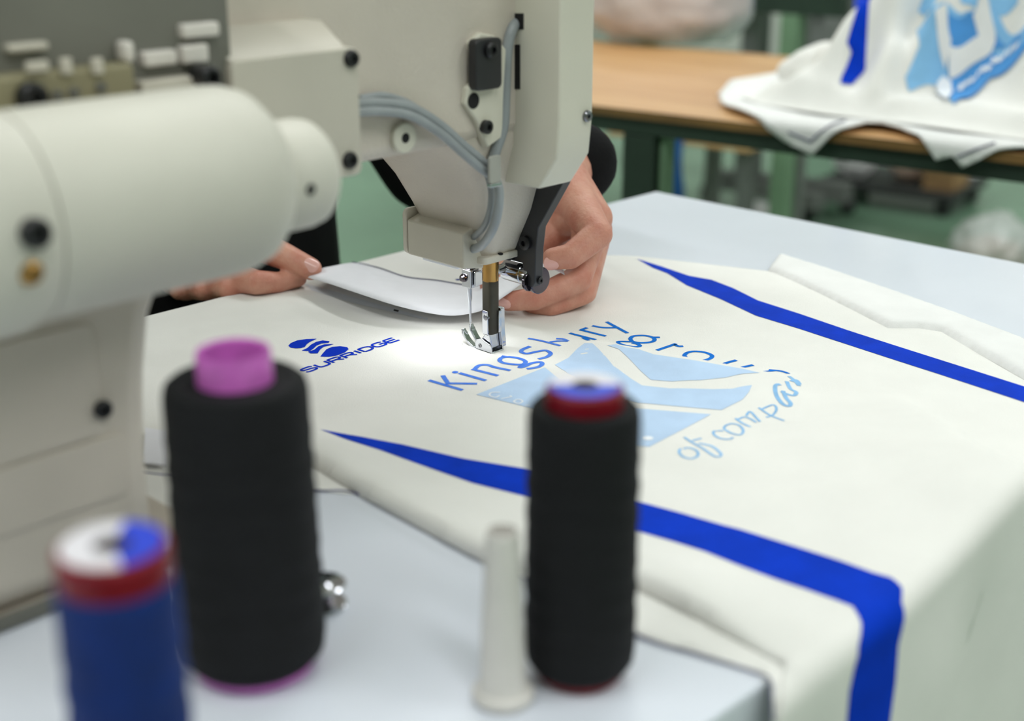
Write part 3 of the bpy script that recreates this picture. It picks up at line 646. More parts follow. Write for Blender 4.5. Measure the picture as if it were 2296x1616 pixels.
# folded hem strip lying on the far side
DS = Drape((0, E_Y, 0), (1, 0), (0, 1), lambda Q: np.full(len(Q), 0.0040))
strip_px = [(1745, 578), (1722, 611), (1830, 662), (1990, 741), (2060, 742), (2110, 750), (2200, 802), (2296, 857), (2440, 935), (2440, 845), (2296, 772), (2150, 716), (2000, 662), (1860, 614)]
S = DS.pick(strip_px, True); ce = S.mean(0)
def hf_strip(Q):
    d, _, s = poly_dist(Q, [tuple(p) for p in S] + [tuple(S[0])]); return 0.0016 + 0.0042 * np.sqrt(np.clip(1 - (1 - np.clip(d / 0.006, 0, 1)) ** 2, 0, 1))
DS.hf = hf_strip
T, tr = fill2d([tuple(p) for p in S], 0.003); obj('folded_hem', sheet_bm(DS.put(T), tr), 'jersey_white', jersey, auto=120)
# stripes
s2u = [(718, 963), (810, 980), (900, 998), (1040, 1030), (1175, 1052), (1300, 1088)] + c8([(120, 405), (350, 470), (600, 540), (690, 565), (960, 650), (1230, 735), (1420, 797), (1520, 825)])
s2r = c8([(1580, 880), (1578, 960), (1560, 1200), (1545, 1400), (1515, 1616)])
s2l = c8([(1275, 1616), (1290, 1450), (1318, 1320), (1340, 1200), (1356, 1080), (1310, 985), (1220, 950), (1050, 890), (900, 840), (700, 765), (500, 690), (300, 625), (120, 570)]) + [(1300, 1153), (1172, 1113), (1060, 1085), (850, 1010), (770, 984)]
low = DJ.pick([s2r[-1], s2l[0]])
s2 = np.vstack([DJ.pick(s2u + s2r), [[low[0][0], -0.22]], [[low[1][0], -0.22]], DJ.pick(s2l)])
T, tr = fill2d([tuple(p) for p in s2], 0.003); obj('blue_stripe', sheet_bm(DJ.put(T, 0.00025), tr), 'royal_blue', jersey, auto=120)
s1u = [(1428, 582), (1485, 600), (1545, 619), (1595, 628), (1644, 647), (1699, 674), (1792, 705), (1900, 741), (2100, 805), (2296, 868), (2420, 905), (2540, 941)]
s1l = [(2540, 985), (2420, 946), (2296, 904), (2100, 838), (1900, 774), (1792, 739), (1694, 708), (1617, 673), (1540, 640), (1496, 613), (1463, 602)]
drape_print('blue_stripe', DJ, s1u + s1l, 'royal_blue', jersey, 0.003, 0.00025)
# printed diamond
EP = 0.0002
drape_print('printed_panel', DJ, [(1068, 885), (1145, 856), (1222, 826), (1262, 857), (1330, 903), (1431, 917), (1594, 931), (1456, 1003), (1428, 1000), (1190, 917)], 'panel_blue', jersey, 0.004, EP)
drape_print('printed_panel', DJ, c5([(470, 250), (530, 252), (580, 300), (700, 440), (850, 545), (930, 590), (1150, 615), (1500, 630), (1660, 622), (1815, 595), (1790, 650), (1740, 710), (1570, 790), (1200, 760), (900, 735), (600, 640), (340, 500), (230, 430), (340, 370), (410, 300)]), 'panel_blue', jersey, 0.004, EP)
drape_print('printed_panel', DJ, c5([(650, 268), (720, 262), (800, 285), (900, 300), (960, 322), (1020, 340), (1410, 402), (1700, 452), (1880, 490), (1600, 528), (1400, 550), (1170, 565), (1000, 550), (920, 480), (830, 380), (740, 300)]), 'panel_blue', jersey, 0.003, EP)
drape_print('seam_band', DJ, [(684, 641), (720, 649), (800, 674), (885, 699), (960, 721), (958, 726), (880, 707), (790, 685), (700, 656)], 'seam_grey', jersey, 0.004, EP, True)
# lettering
K = [[(1230, 437), (1520, 518)], [(1350, 398), (1400, 470)], [(1390, 462), (1645, 466)], [(1457, 363)], [(1492, 378), (1720, 440)], [(1600, 337), (1825, 400)],
     [(1620, 342), (1660, 308), (1730, 302), (1800, 322), (1930, 356)],
     [(1880, 224), (1862, 240)], [(1835, 265), (1855, 242), (1920, 234), (2010, 247), (2060, 272), (2035, 296), (1950, 296), (1868, 284), (1835, 265)],
     [(2040, 296), (2010, 322), (2060, 310), (2100, 290), (2150, 278), (2196, 286), (2200, 306), (2165, 326), (2110, 337), (2070, 342)],
     [(2100, 142), (2035, 170), (2025, 192), (2075, 204), (2160, 186), (2235, 184), (2275, 210), (2240, 240), (2170, 250)]]
ribbons('lettering', DJ, [c7(s) if len(s) > 1 else ([c7(s)[0]], 0.0038) for s in K], 'text_blue', jersey, 0.0028, EP)
ribbons('lettering', DJ, [c5(s) for s in [[(15, 212), (120, 238), (275, 276)], [(190, 248), (260, 238), (335, 238)], [(335, 238), (300, 222), (240, 219)]]], 'text_blue', jersey, 0.0025, EP)
U = [[(348, 187), (560, 240)], [(455, 222), (505, 248)], [(430, 158), (640, 208)], [(440, 160), (490, 141)], [(645, 92), (815, 182)], [(530, 125), (620, 139), (725, 138)],
     [(835, 227), (862, 206), (940, 200), (1010, 212), (1032, 235), (1000, 253), (920, 260), (855, 249), (835, 227)], [(1020, 214), (1075, 214)],
     [(850, 252), (745, 252), (750, 270), (790, 285), (860, 297), (912, 288), (900, 272), (850, 260)],
     [(1050, 320), (1205, 265)], [(1190, 272), (1225, 285), (1262, 285)],
     [(1270, 360), (1295, 338), (1350, 327), (1430, 334), (1488, 356), (1488, 378), (1440, 398), (1370, 404), (1300, 392), (1270, 360)],
     [(1690, 398), (1600, 425), (1590, 450), (1640, 462), (1700, 462)], [(1825, 438), (1680, 470)], [(2000, 485), (1900, 505)], [(1950, 480), (2050, 492), (2110, 518)]]
ribbons('lettering', DJ, [c5(s) for s in U], 'text_azure', jersey, 0.0027, EP, flat=True)
SC = [[(1240, 1100), (1230, 1130), (1262, 1166), (1330, 1183), (1380, 1160), (1368, 1120), (1310, 1096), (1262, 1102)],
      [(1270, 1008), (1330, 1050), (1420, 1105), (1510, 1160), (1558, 1166), (1562, 1140), (1500, 1085), (1440, 1065), (1385, 1062)], [(1335, 1038), (1410, 1022)],
      [(1585, 958), (1515, 958), (1508, 985), (1560, 1020), (1635, 1030), (1662, 1008)], [(1605, 912), (1592, 940), (1650, 982), (1718, 990), (1745, 962), (1720, 920), (1655, 900), (1605, 912)],
      [(1682, 858), (1740, 900), (1808, 926)], [(1700, 868), (1752, 850), (1795, 862), (1850, 888)], [(1770, 840), (1800, 800), (1850, 850), (1880, 884)],
      [(1870, 770), (1960, 832), (2075, 876)], [(1890, 785), (1985, 748), (2012, 785), (1985, 830), (1930, 850)]]
ribbons('lettering', DJ, [c5(s) for s in SC], 'script_blue', jersey, 0.0014, EP)
ribbons('lettering', DJ, [c5(s) for s in [[(2045, 584), (2003, 600), (2012, 670), (2060, 740), (2112, 762), (2125, 735), (2090, 690), (2065, 640)], [(2052, 640), (2110, 668), (2155, 672), (2170, 648), (2125, 618), (2095, 560)], [(2112, 520), (2152, 545), (2195, 600)], [(2130, 562), (2172, 552), (2200, 585)]]], 'script_blue', jersey, 0.0024, EP)
ribbons('date_print', DJ, [c7(s) for s in [[(1842, 540), (1770, 542), (1752, 565), (1800, 582), (1838, 566)], [(1850, 602), (1935, 578), (1925, 568)], [(1985, 600), (1960, 618), (2000, 634), (2035, 618), (2015, 602), (1985, 600)], [(2055, 658), (2100, 650)]]], 'print_white', jersey, 0.0010, EP * 2)
ribbons('date_print', DJ, [(c5([(980, 1020)]), 0.0055)], 'print_white', jersey, 0.005, EP * 2)
# sponsor mark: two interlocked S shapes and a word in wide capitals
for P in ([(25, 140), (45, 118), (100, 95), (180, 84), (270, 82), (215, 106), (185, 126), (166, 150), (135, 160), (90, 162), (45, 156)],
          [(140, 182), (188, 160), (220, 132), (266, 108), (320, 97), (380, 104), (372, 117), (310, 123), (268, 140), (238, 168), (210, 186)],
          [(194, 192), (250, 174), (282, 147), (335, 130), (415, 128), (375, 141), (330, 150), (300, 172), (276, 206), (215, 206)],
          [(300, 232), (322, 205), (352, 172), (402, 152), (470, 147), (530, 155), (543, 172), (510, 200), (440, 225), (370, 235)]):
    drape_print('sponsor_mark', DJ, c7(P), 'logo_blue', jersey, 0.003, EP)
FONT = {'S': [[(1, .82), (.8, 1), (.2, 1), (0, .85), (.05, .62), (.3, .54), (.75, .48), (1, .35), (1, .15), (.8, 0), (.2, 0), (0, .16)]], 'U': [[(0, 1), (0, .3), (.12, .06), (.35, 0), (.65, 0), (.88, .06), (1, .3), (1, 1)]],
        'R': [[(0, 0), (0, 1)], [(0, 1), (.75, 1), (.98, .88), (.98, .6), (.75, .48), (.1, .48)], [(.55, .48), (1, 0)]], 'I': [[(.5, 0), (.5, 1)]],
        'D': [[(0, 0), (0, 1)], [(0, 1), (.6, 1), (.95, .8), (1, .5), (.95, .2), (.6, 0), (0, 0)]], 'G': [[(1, .85), (.8, 1), (.25, 1), (0, .75), (0, .25), (.25, 0), (.8, 0), (1, .15), (1, .48), (.55, .48)]],
        'E': [[(1, 1), (.2, 1), (0, .85), (0, .15), (.2, 0), (1, 0)], [(0, .5), (.9, .5)]]}
def plain_word(dr, txt, o, ex, ey, adv, w, m, par, width, name):
    o = np.array(o); ex = np.array(ex); ey = np.array(ey); x = 0.0
    for ch in txt:
        bm = B(); cw = adv[ch] if isinstance(adv, dict) and ch in adv else w
        for st in FONT[ch]:
            L = np.array([o + ex * (x + (a * cw if ch != 'I' else 0.1 * w)) + ey * b for a, b in st])
            pts = np.array([[v.x, v.y] for v in smooth_path([(p[0], p[1], 0) for p in L], 4)]) if len(L) > 2 else np.linspace(L[0], L[1], 5)
            ribbon(bm, dr, pts, width, EP)
        bm.normal_update()
        for f in bm.faces:
            if f.normal.z < 0: f.normal_flip()
        obj(name, bm, m, par, smooth=False); x += (cw if ch != 'I' else 0.2 * w) + 0.0024
plain_word(DJ, 'SURRIDGE', (0.4455, 0.6003 - E_Y), (1, 0.048), (-0.0003, 0.0063), {}, 0.0079, 'logo_blue', jersey, 0.0017, 'letter')
# registration marks and small crest beside the hand
for L in ([(884, 700), (895, 703), (893, 707), (882, 704)], [(671, 636), (684, 639), (682, 642), (669, 640)]): drape_print('registration_mark', DJ, L, 'print_black', jersey, 0.004, EP, True)
ribbons('crest_ring', DJ, [[(1120, 694), (1160, 690), (1215, 697), (1250, 710)]], 'print_green', jersey, 0.0012, EP, True)
ribbons('crest_letters', DJ, [[(1120, 704), (1134, 702)], [(1142, 702), (1160, 699), (1158, 704), (1144, 705)], [(1170, 703), (1178, 699), (1190, 701), (1182, 705), (1170, 703)]], 'print_navy', jersey, 0.0016, EP, True)
ribbons('crest_ring', DJ, [[(1022, 632), (1042, 630)]], 'print_navy', jersey, 0.004, EP, True)

# the turned-up white patch held between both hands
fr = [(691, 622, .013), (740, 636, .0165), (800, 656, .018), (880, 682, .0155), (950, 699, .0120), (1010, 707, .0100), (1060, 701, .0120), (1090, 690, .0160)]
FRp = [on_z(x, y, z) for x, y, z in fr] + [at(1140, 658, .873), at(1190, 622, .877), at(1232, 603, .879), at(1266, 616, .876)]
bkp = [(760, 601, .006), (790, 589, .004), (850, 602, .004), (910, 622, .004), (980, 630, .004), (1040, 640, .005), (1075, 640, .008), (1095, 632, .015)]
BKp = [on_z(x, y, z) for x, y, z in bkp] + [at(1135, 615, .893), at(1180, 598, .892), at(1215, 590, .888), at(1262, 606, .880)]
fa = smooth_path(FRp, 5); ba = smooth_path(BKp, 5)
bm = B(); G = []
for a, b in zip(fa, ba):
    row = []
    for k in range(9):
        t = k / 8; p = a.lerp(b, t); p.z += 0.0035 * math.sin(math.pi * t) * (1 if a.z < 0.02 else 0.3); row.append(bm.verts.new(p))
    G.append(row)
for i in range(len(G) - 1):
    for k in range(8): bm.faces.new((G[i][k], G[i + 1][k], G[i + 1][k + 1], G[i][k + 1]))
bmesh.ops.recalc_face_normals(bm, faces=bm.faces[:])
patch = empty('name_patch', FRp[5], 'white fabric patch turned up and pinched between both hands', 'fabric patch')
bm2 = bm; obj('patch_sheet', bm2, 'label_white', patch, solid=0.0005, off=0, auto=120)
bm = B(); tube(bm, [V3(p) + Vector((0, 0, 0.0006)) for p in BKp[1:7]], 0.00045, 6, 6); obj('edge_stitching', bm, 'thread_dark', patch)
bm = B(); tube(bm, [on_z(798, 590, .005), on_z(812, 588, .012), on_z(822, 590, .024), on_z(828, 592, .034)], 0.00022, 6, 6)
tag(obj('loose_thread', bm, 'print_white'), 'thin loose white thread standing up at the table edge', 'thread')

# ------------------------------------------------------------------ thread spools
def spool(name, base, ztop, rb, rt, m_thread, label, cap, tube_m, rcap, zcap, flange=None, group='thread spools'):
    t = empty(name, (base[0], base[1], 0.0004), label, 'thread spool', group)
    x, y = base[0], base[1]
    bm = B(); n = 26; prof = [(rb * 0.60, 0.004), (rb * 0.86, 0.0045), (rb * 0.97, 0.008), (rb, 0.014)]
    for k in range(1, n):
        u = k / n; prof.append((rb + (rt - rb) * u + 0.00022 * math.sin(k * 2.1) + 0.00015 * math.sin(k * 4.7), 0.014 + (ztop - 0.020 - 0.0) * u))
    prof += [(rt, ztop - 0.005), (rt * 0.97, ztop - 0.0018), (rt * 0.90, ztop - 0.0003), (rt * 0.80, ztop), (rcap * 0.8, ztop - 0.001)]
    lathe(bm, (x, y, 0), (0, 0, 1), prof, 72); obj('thread', bm, m_thread, t, auto=60)
    fr_ = flange or rb * 0.82
    bm = B(); lathe(bm, (x, y, 0.0004), (0, 0, 1), [(fr_ * 0.92, 0), (fr_, 0.0012), (fr_, 0.0045), (fr_ * 0.7, 0.006)], 56); obj('tube_foot', bm, tube_m, t)
    if cap:
        bm = B(); lathe(bm, (x, y, 0), (0, 0, 1), [(rcap * 0.97, ztop - 0.004), (rcap, ztop - 0.002), (rcap, zcap - 0.0008), (rcap * 0.95, zcap)], 56); rc = obj('cap', bm, tube_m, t)
        lo_, up_ = cap       # white label sector start angle, blue sector
        ri, ro = rcap * 0.34, rcap * 0.90
        for nm, m, a0, a1 in (('white_label', 'cap_white', lo_, up_), ('blue_label', 'cap_blue', up_, lo_ + 360)):
            bm = B(); vs = []; k = 24
            for i in range(k + 1):
                a = math.radians(a0 + (a1 - a0) * i / k); vs.append([bm.verts.new((x + r_ * math.cos(a), y + r_ * math.sin(a), z_)) for r_, z_ in ((ri, zcap - 0.0002), (ri, zcap + 0.0004), (ro, zcap + 0.0004), (ro, zcap - 0.0002))])
            for i in range(k):
                for j in range(3): bm.faces.new((vs[i][j], vs[i + 1][j], vs[i + 1][j + 1], vs[i][j + 1]))
            bmesh.ops.recalc_face_normals(bm, faces=bm.faces[:]); obj(nm, bm, m, rc)
        bm = B(); lathe(bm, (x, y, zcap - 0.0002), (0, 0, 1), [(ri, 0), (ri, 0.0003), (ri * 0.5, 0.0003)], 24); obj('bore', bm, 'bore_dark', rc)
    else:
        bm = B(); lathe(bm, (x, y, 0), (0, 0, 1), [(rcap * 1.02, ztop - 0.003), (rcap, ztop), (rcap * 0.985, zcap - 0.0015), (rcap * 0.94, zcap), (rcap * 0.86, zcap - 0.0006), (rcap * 0.84, zcap - 0.006), (rcap * 0.80, ztop - 0.004)], 56); obj('tube', bm, tube_m, t)
    return t
pb_ = on_z(574, 1488); spool('thread_spool', pb_, 0.1122, 0.0262, 0.0248, 'thread_black', 'large black thread spool on a purple tube', None, 'tube_purple', 0.0130, 0.1225, 0.0215)
ps_ = on_z(1299, 1508); spool('thread_spool', ps_, 0.1055, 0.0200, 0.0194, 'thread_black', 'narrow black thread spool with red cap beside the empty white tube', (-46, 134), 'cap_red', 0.0134, 0.1117, 0.0155)
pc_ = on_z(250, 1222, 0.1165); spool('thread_spool', pc_, 0.1085, 0.0163, 0.0152, 'thread_blue', 'blue thread spool with red cap at the front of the table', (44, 250), 'cap_red', 0.0142, 0.1165, 0.0150)
tw = on_z(1128, 1566); t = empty('empty_spool_tube', (tw[0], tw[1], 0.0004), 'empty white tapered spool tube standing beside the narrow black spool', 'spool tube')
bm = B(); lathe(bm, (tw[0], tw[1], 0), (0, 0, 1), [(0.0094, 0.0045), (0.0090, 0.0060), (0.0082, 0.009), (0.0072, 0.035), (0.0060, 0.062), (0.0056, 0.0655), (0.0049, 0.0660), (0.0047, 0.0640), (0.0046, 0.050)], 40); obj('shaft', bm, 'tube_white', t)
bm = B(); lathe(bm, (tw[0], tw[1], 0.0004), (0, 0, 1), [(0.0104, 0), (0.0110, 0.0010), (0.0110, 0.0032), (0.0100, 0.0046), (0.0088, 0.0050)], 40); obj('flange', bm, 'tube_white', t)
# shiny bobbin behind the big spool
pbn = on_z(722, 1358); t = empty('bobbin', (pbn[0], pbn[1], 0.0004), 'shiny steel bobbin lying behind the large black spool', 'bobbin')
bm = B(); lathe(bm, (pbn[0], pbn[1], 0.0004), (0, 0, 1), [(0.0096, 0), (0.0100, 0.0004), (0.0100, 0.0009), (0.0096, 0.0012)], 36); obj('rim', bm, 'chrome', t)
bm = B(); lathe(bm, (pbn[0], pbn[1], 0.0016), (0, 0, 1), [(0.0045, 0), (0.0042, 0.0075)], 30); obj('core', bm, 'dark_chrome', t)
bm = B(); lathe(bm, (pbn[0], pbn[1], 0.0091), (0, 0, 1), [(0.0096, 0), (0.0100, 0.0004), (0.0100, 0.0009), (0.0092, 0.0013), (0.0055, 0.0010), (0.0035, 0.0020), (0.0030, 0.0004)], 36); obj('rim', bm, 'chrome', t)

# ------------------------------------------------------------------ the operator
person = empty('person', (0.53, 0.98, F0), 'person in a black sweater holding the white patch with both hands', 'person')
h = lambda a, b, t: at(1060 + a * 0.2104, 380 + b * 0.2104, t)
g = lambda a, b, t: at(340 + a * 0.27, 540 + b * 0.27, t)
def chain(pts): return [(pts[i][0], pts[i][1], pts[i + 1][0], pts[i + 1][1]) for i in range(len(pts) - 1)]
W1 = h(930, 110, .930); ELB = at(958, 372, 1.15)
imcp, mmcp, rmcp, pmcp = h(1150, 430, .905), h(1285, 520, .914), h(1290, 640, .924), h(1280, 760, .930)
caps = []
caps += chain([(W1, .0195), (imcp, .0135), (h(1335, 690, .880), .0096), (h(1040, 925, .872), .0083), (h(855, 950, .873), .0072)])
caps += chain([(W1, .0195), (mmcp, .0132), (h(1125, 1165, .886), .0090), (h(660, 1375, .876), .0076), (h(380, 1405, .880), .0064)])
caps += chain([(W1, .0190), (rmcp, .0128), (h(1165, 1310, .899), .0086), (h(830, 1450, .888), .0072), (h(640, 1450, .890), .0062)])
caps += chain([(W1, .0185), (pmcp, .0118), (h(1200, 1310, .906), .0076), (h(950, 1430, .895), .0064), (h(800, 1440, .895), .0055)])
caps += chain([(W1, .0180), (h(840, 330, .932), .0165), (h(880, 640, .926), .0120), (h(560, 900, .914), .0092), (h(190, 1235, .903), .0074)])
caps += [(imcp, .012, h(900, 600, .925), .010), (mmcp, .012, h(880, 520, .930), .012), (rmcp, .011, pmcp, .011), (imcp, .0125, mmcp, .0125), (mmcp, .012, rmcp, .012)]
caps += [(W1, .0195, at(1262, 372, .975), .024), (at(1262, 372, .975), .024, at(1180, 360, 1.03), .028)]
hand = fuse('hand', caps, 0.0010, 'skin', person, 4)
def nail(c, along, normal, L, w, par):
    along = V3(along).normalized(); normal = V3(normal); normal = (normal - along * normal.dot(along)).normalized(); s = along.cross(normal)
    bm = B(); bmesh.ops.create_uvsphere(bm, u_segments=20, v_segments=12, radius=1.0)
    for v in bm.verts:
        x, y, z = v.co; q = math.copysign(abs(x) ** 0.7, x)
        v.co = V3(c) + along * (q * L) + s * (y * w) + normal * (z * 0.0009 - 0.35 * w * (y * y))
    obj('fingernail', bm, 'nail', par)
cam_dir = lambda p: V3(C0) - V3(p)
a, b = V3(h(1040, 925, .872)), V3(h(800, 955, .873)); p = h(838, 1003, .8672); nail(p, b - a, cam_dir(p) + Vector((0, 0, -0.18)), .0050, .0046, hand)
a, b = V3(h(660, 1375, .876)), V3(h(380, 1405, .880)); p = h(345, 1415, .8747); nail(p, b - a, cam_dir(p) + Vector((0, 0, 0.05)), .0052, .0042, hand)
# the other hand
W2 = g(180, 230, 1.005)
caps = []
caps += chain([(W2, .0205), (g(560, -30, .975), .0155), (g(830, 10, .955), .0115), (g(1095, 125, .945), .0096), (g(1320, 232, .939), .0079)])
caps += chain([(W2, .0205), (g(560, 260, .955), .0130), (g(870, 345, .930), .0086), (g(1040, 345, .938), .0074), (g(1215, 312, .947), .0062)])
caps += chain([(W2, .0200), (g(480, 320, .962), .0128), (g(640, 385, .938), .0086), (g(840, 375, .950), .0074), (g(940, 370, .955), .0064)])
caps += chain([(W2, .0195), (g(380, 350, .970), .0122), (g(430, 400, .950), .0082), (g(640, 400, .960), .0070), (g(760, 410, .962), .0060)])
caps += chain([(W2, .0190), (g(280, 370, .980), .0112), (g(230, 405, .965), .0074), (g(420, 405, .970), .0062), (g(520, 420, .97), .0055)])
caps += [(g(560, 20, .975), .012, g(560, 260, .955), .011)]
ELB2 = at(150, 380, 1.15); caps += [(W2, .0205, ELB2, .034)]
hand2 = fuse('hand', caps, 0.0012, 'skin', person, 4)
a, b = V3(g(1095, 125, .945)), V3(g(1320, 232, .939)); p = g(1322, 196, .9318); nail(p, b - a, V3(cam_dir(p)) + Vector((0.0, 0.0, 0.3)), .0062, .0050, hand2)
# sweater: torso and both sleeves
SL, SR = (0.70, 0.99, 0.31), (0.34, 0.99, 0.31)
cuffL = at(1292, 366, .975); cuffR = g(60, 220, 1.03)
caps = chain([(SL, .062), (ELB, .040), (at(1120, 362, 1.06), .036), (cuffL, .031)]) + chain([(SR, .062), (ELB2, .048), (cuffR, .033)])
for x in (0.44, 0.53, 0.61):
    caps += chain([((x, 0.945, -0.24), .115), ((x, 0.945, 0.0), .105), ((0.52 + (x - 0.52) * 1.2, 0.965, 0.26), .095)])
caps += [(SL, .06, SR, .06), ((0.52, 0.97, 0.33), .07, (0.52, 0.95, 0.40), .055)]
fuse('sweater', caps, 0.007, 'sweater', person, 6)
caps = []
for sx in (-1, 1):
    x = 0.525 + sx * 0.10
    caps += chain([((x, 1.00, -0.23), .105), ((x + sx * 0.03, 0.64, -0.205), .075), ((x + sx * 0.03, 0.62, -0.66), .050)])
caps += [((0.42, 1.0, -0.23), .11, (0.63, 1.0, -0.23), .11)]
fuse('trousers', caps, 0.009, 'trousers', person, 6)
for sx in (-1, 1):
    x = 0.525 + sx * 0.13; caps = [((x, 0.64, -0.715), .042, (x + sx * 0.01, 0.47, -0.725), .034)]; fuse('shoe', caps, 0.006, 'black_steel', person, 4)
hc = Vector((0.52, 0.90, 0.53))
hd_ = fuse('head', [((0.52, 0.95, 0.38), .052, (0.52, 0.925, 0.47), .050), (hc + Vector((0, .02, .02)), .083, hc + Vector((0, -.015, -.045)), .068), (hc + Vector((0, -.085, -.005)), .010, hc + Vector((0, -.098, -.03)), .013),
                    (hc + Vector((-.083, .02, -.01)), .015, hc + Vector((-.083, .02, -.03)), .012), (hc + Vector((.083, .02, -.01)), .015, hc + Vector((.083, .02, -.03)), .012)], 0.004, 'skin', person, 5)
fuse('hair', [(hc + Vector((0, .04, .05)), .083, hc + Vector((0, .05, 0)), .080), (hc + Vector((0, -.02, .075)), .060, hc + Vector((0, .02, .07)), .070)], 0.005, 'hair', person, 4)
for sx in (-1, 1):
    bm = B(); blob(bm, hc + Vector((sx * .030, -.078, .0)), .011, .008, .007); e_ = obj('eye', bm, 'print_white', hd_)
    bm = B(); blob(bm, hc + Vector((sx * .030, -.0845, .0)), .004, .003, .004); obj('pupil', bm, 'gap_black', hd_)
bm = B(); blob(bm, hc + Vector((0, -.080, -.062)), .022, .006, .006); obj('mouth', bm, 'cap_red', hd_)
t = empty('work_stool', (0.53, 1.02, F0), 'round black work stool under the seated person', 'stool')
bm = B(); lathe(bm, (0.53, 1.02, -0.385), (0, 0, 1), [(0.17, 0), (0.18, 0.012), (0.18, 0.035), (0.165, 0.05)], 40); obj('seat', bm, 'black_bracket', t)
bm = B(); cyl(bm, (0.53, 1.02, -0.70), (0.53, 1.02, -0.385), 0.025); obj('column', bm, 'leg_steel', t)
for k in range(5):
    a = k * 2 * math.pi / 5; bm = B(); cyl(bm, (0.53, 1.02, -0.69), (0.53 + 0.24 * math.cos(a), 1.02 + 0.24 * math.sin(a), -0.735), 0.016, 0.013); obj('leg', bm, 'leg_steel', t)

# ------------------------------------------------------------------ wood workbench behind
BA = on_z(1335, 236); e1 = np.array([0.1345, -0.9909]); e2 = np.array([0.9909, 0.1345])
MB_ = Matrix(((e1[0], e2[0], 0, BA[0]), (e1[1], e2[1], 0, BA[1]), (0, 0, 1, 0), (0, 0, 0, 1)))
def bp(a, b, z=0.0): return MB_ @ Vector((a, b, z))
bench = empty('workbench', bp(0.5, 0.3, F0), 'wood-topped workbench with dark green frame carrying the jersey stack', 'workbench')
nb = 3
for k in range(nb):
    b0, b1 = 0.585 * k / nb, 0.585 * (k + 1) / nb
    bm = B(); box(bm, -0.95, 1.5, b0 + 0.0004, b1 - 0.0004, -0.0105, 0.0, MB_); obj('top_plank', bm, 'bench_wood', bench, bevel=0.0008)
bm = B(); box(bm, -0.95, 1.5, -0.0015, 0.0002, -0.0105, -0.0004, MB_); obj('edge_strip', bm, 'edge_brown', bench)
for nm, A in (('apron', (-0.93, 1.48, 0.008, 0.045, -0.032, -0.0105)), ('apron', (-0.93, 1.48, 0.53, 0.57, -0.032, -0.0105))):
    bm = B(); box(bm, *A, MB_); obj(nm, bm, 'bench_frame', bench, bevel=0.002)
for a0 in (0.035, 1.40):
    for a1, b0 in ((a0, 0.01), (a0 if a0 > 1 else -0.50, 0.52)):
        bm = B(); box(bm, a1, a1 + 0.045, b0, b0 + 0.045, F0, -0.032, MB_); obj('leg', bm, 'bench_frame', bench, bevel=0.002)
    bm = B(); box(bm, a0 + 0.048, a0 + 0.056, 0.02, 0.045, F0, -0.032, MB_); obj('leg_lit_side', bm, 'frame_pale', bench, bevel=0.001)  # pale green strip painted in for the lit side of the leg

# folded jerseys on the bench
BO = (BA[0], BA[1], 0.0)
def hf_pile(Q): return np.full(len(Q), 0.0065) + 0.0015 * np.sin(Q[:, 0] * 40) * np.sin(Q[:, 1] * 33)
def pile_layer(px, name, m, par, hgt, rad, inner=0.006, eps=0.0):
    dr = Drape(BO, e1, e2, lambda Q: hf_pile(Q) + hgt, rad=rad, wav=0.001)
    L = dr.pick(px); T, tr = fill2d([tuple(p) for p in L], inner); return dr, L, obj(name, sheet_bm(dr.put(T, eps), tr), m, par, auto=120, solid=0.0025)
pile = empty('folded_jersey', bp(0.45, 0.15, 0.0), 'flat cream jersey on the wood bench with two pointed corners hanging over its edge', 'jersey')
L1 = c4([(722, 510), (760, 540), (830, 560), (900, 588), (960, 640), (1030, 705), (1090, 752), (1125, 765), (1195, 805), (1240, 760), (1290, 705), (1390, 650), (1480, 628), (1560, 628), (1660, 655), (1745, 688), (1800, 770), (1840, 830), (1925, 808), (1975, 868), (2060, 830), (2160, 770), (2296, 752), (2500, 770), (2500, 500), (2296, 480), (1900, 400), (1500, 350), (1200, 340), (1030, 372), (900, 395), (790, 412), (782, 440), (740, 480)])
dr1, LL, _ = pile_layer(L1, 'top_layer', 'jersey_white', pile, 0.003, 0.012)
Lb = [(x - 9, y - 7) for x, y in c4([(735, 500), (830, 552), (900, 600), (985, 680), (1085, 755), (1180, 690), (1300, 620), (1300, 500), (1000, 400), (800, 430)])]
pile_layer(Lb, 'lower_layer', 'jersey_white', pile, -0.002, 0.007)
for st in (c4([(1195, 740), (1240, 695), (1300, 652), (1370, 630)]), c4([(1195, 740), (1140, 715), (1080, 690)]), c4([(1950, 820), (2050, 778), (2150, 742)])):
    bm = B(); P = dr1.put(dr1.pick(st), 0.0015); tube(bm, P, 0.0011, 6, 6); obj('hem_thread', bm, 'thread_dark', pile)
ribbons('crest_print', dr1, [c4([(1310, 530), (1370, 512), (1440, 520), (1480, 545)])], 'print_green', pile, 0.012, 0.0012)
ribbons('crest_print', dr1, [c4([(1360, 560), (1450, 555), (1530, 560), (1600, 560)])], 'logo_blue', pile, 0.012, 0.0014)
ribbons('crest_print', dr1, [c4([(1580, 562), (1612, 560)])], 'print_red', pile, 0.010, 0.0018)
ribbons('crest_print', dr1, [c4([(1370, 482), (1400, 472)]), c4([(1430, 488), (1490, 492)]), c4([(1515, 530), (1525, 540)])], 'print_navy', pile, 0.010, 0.0016)

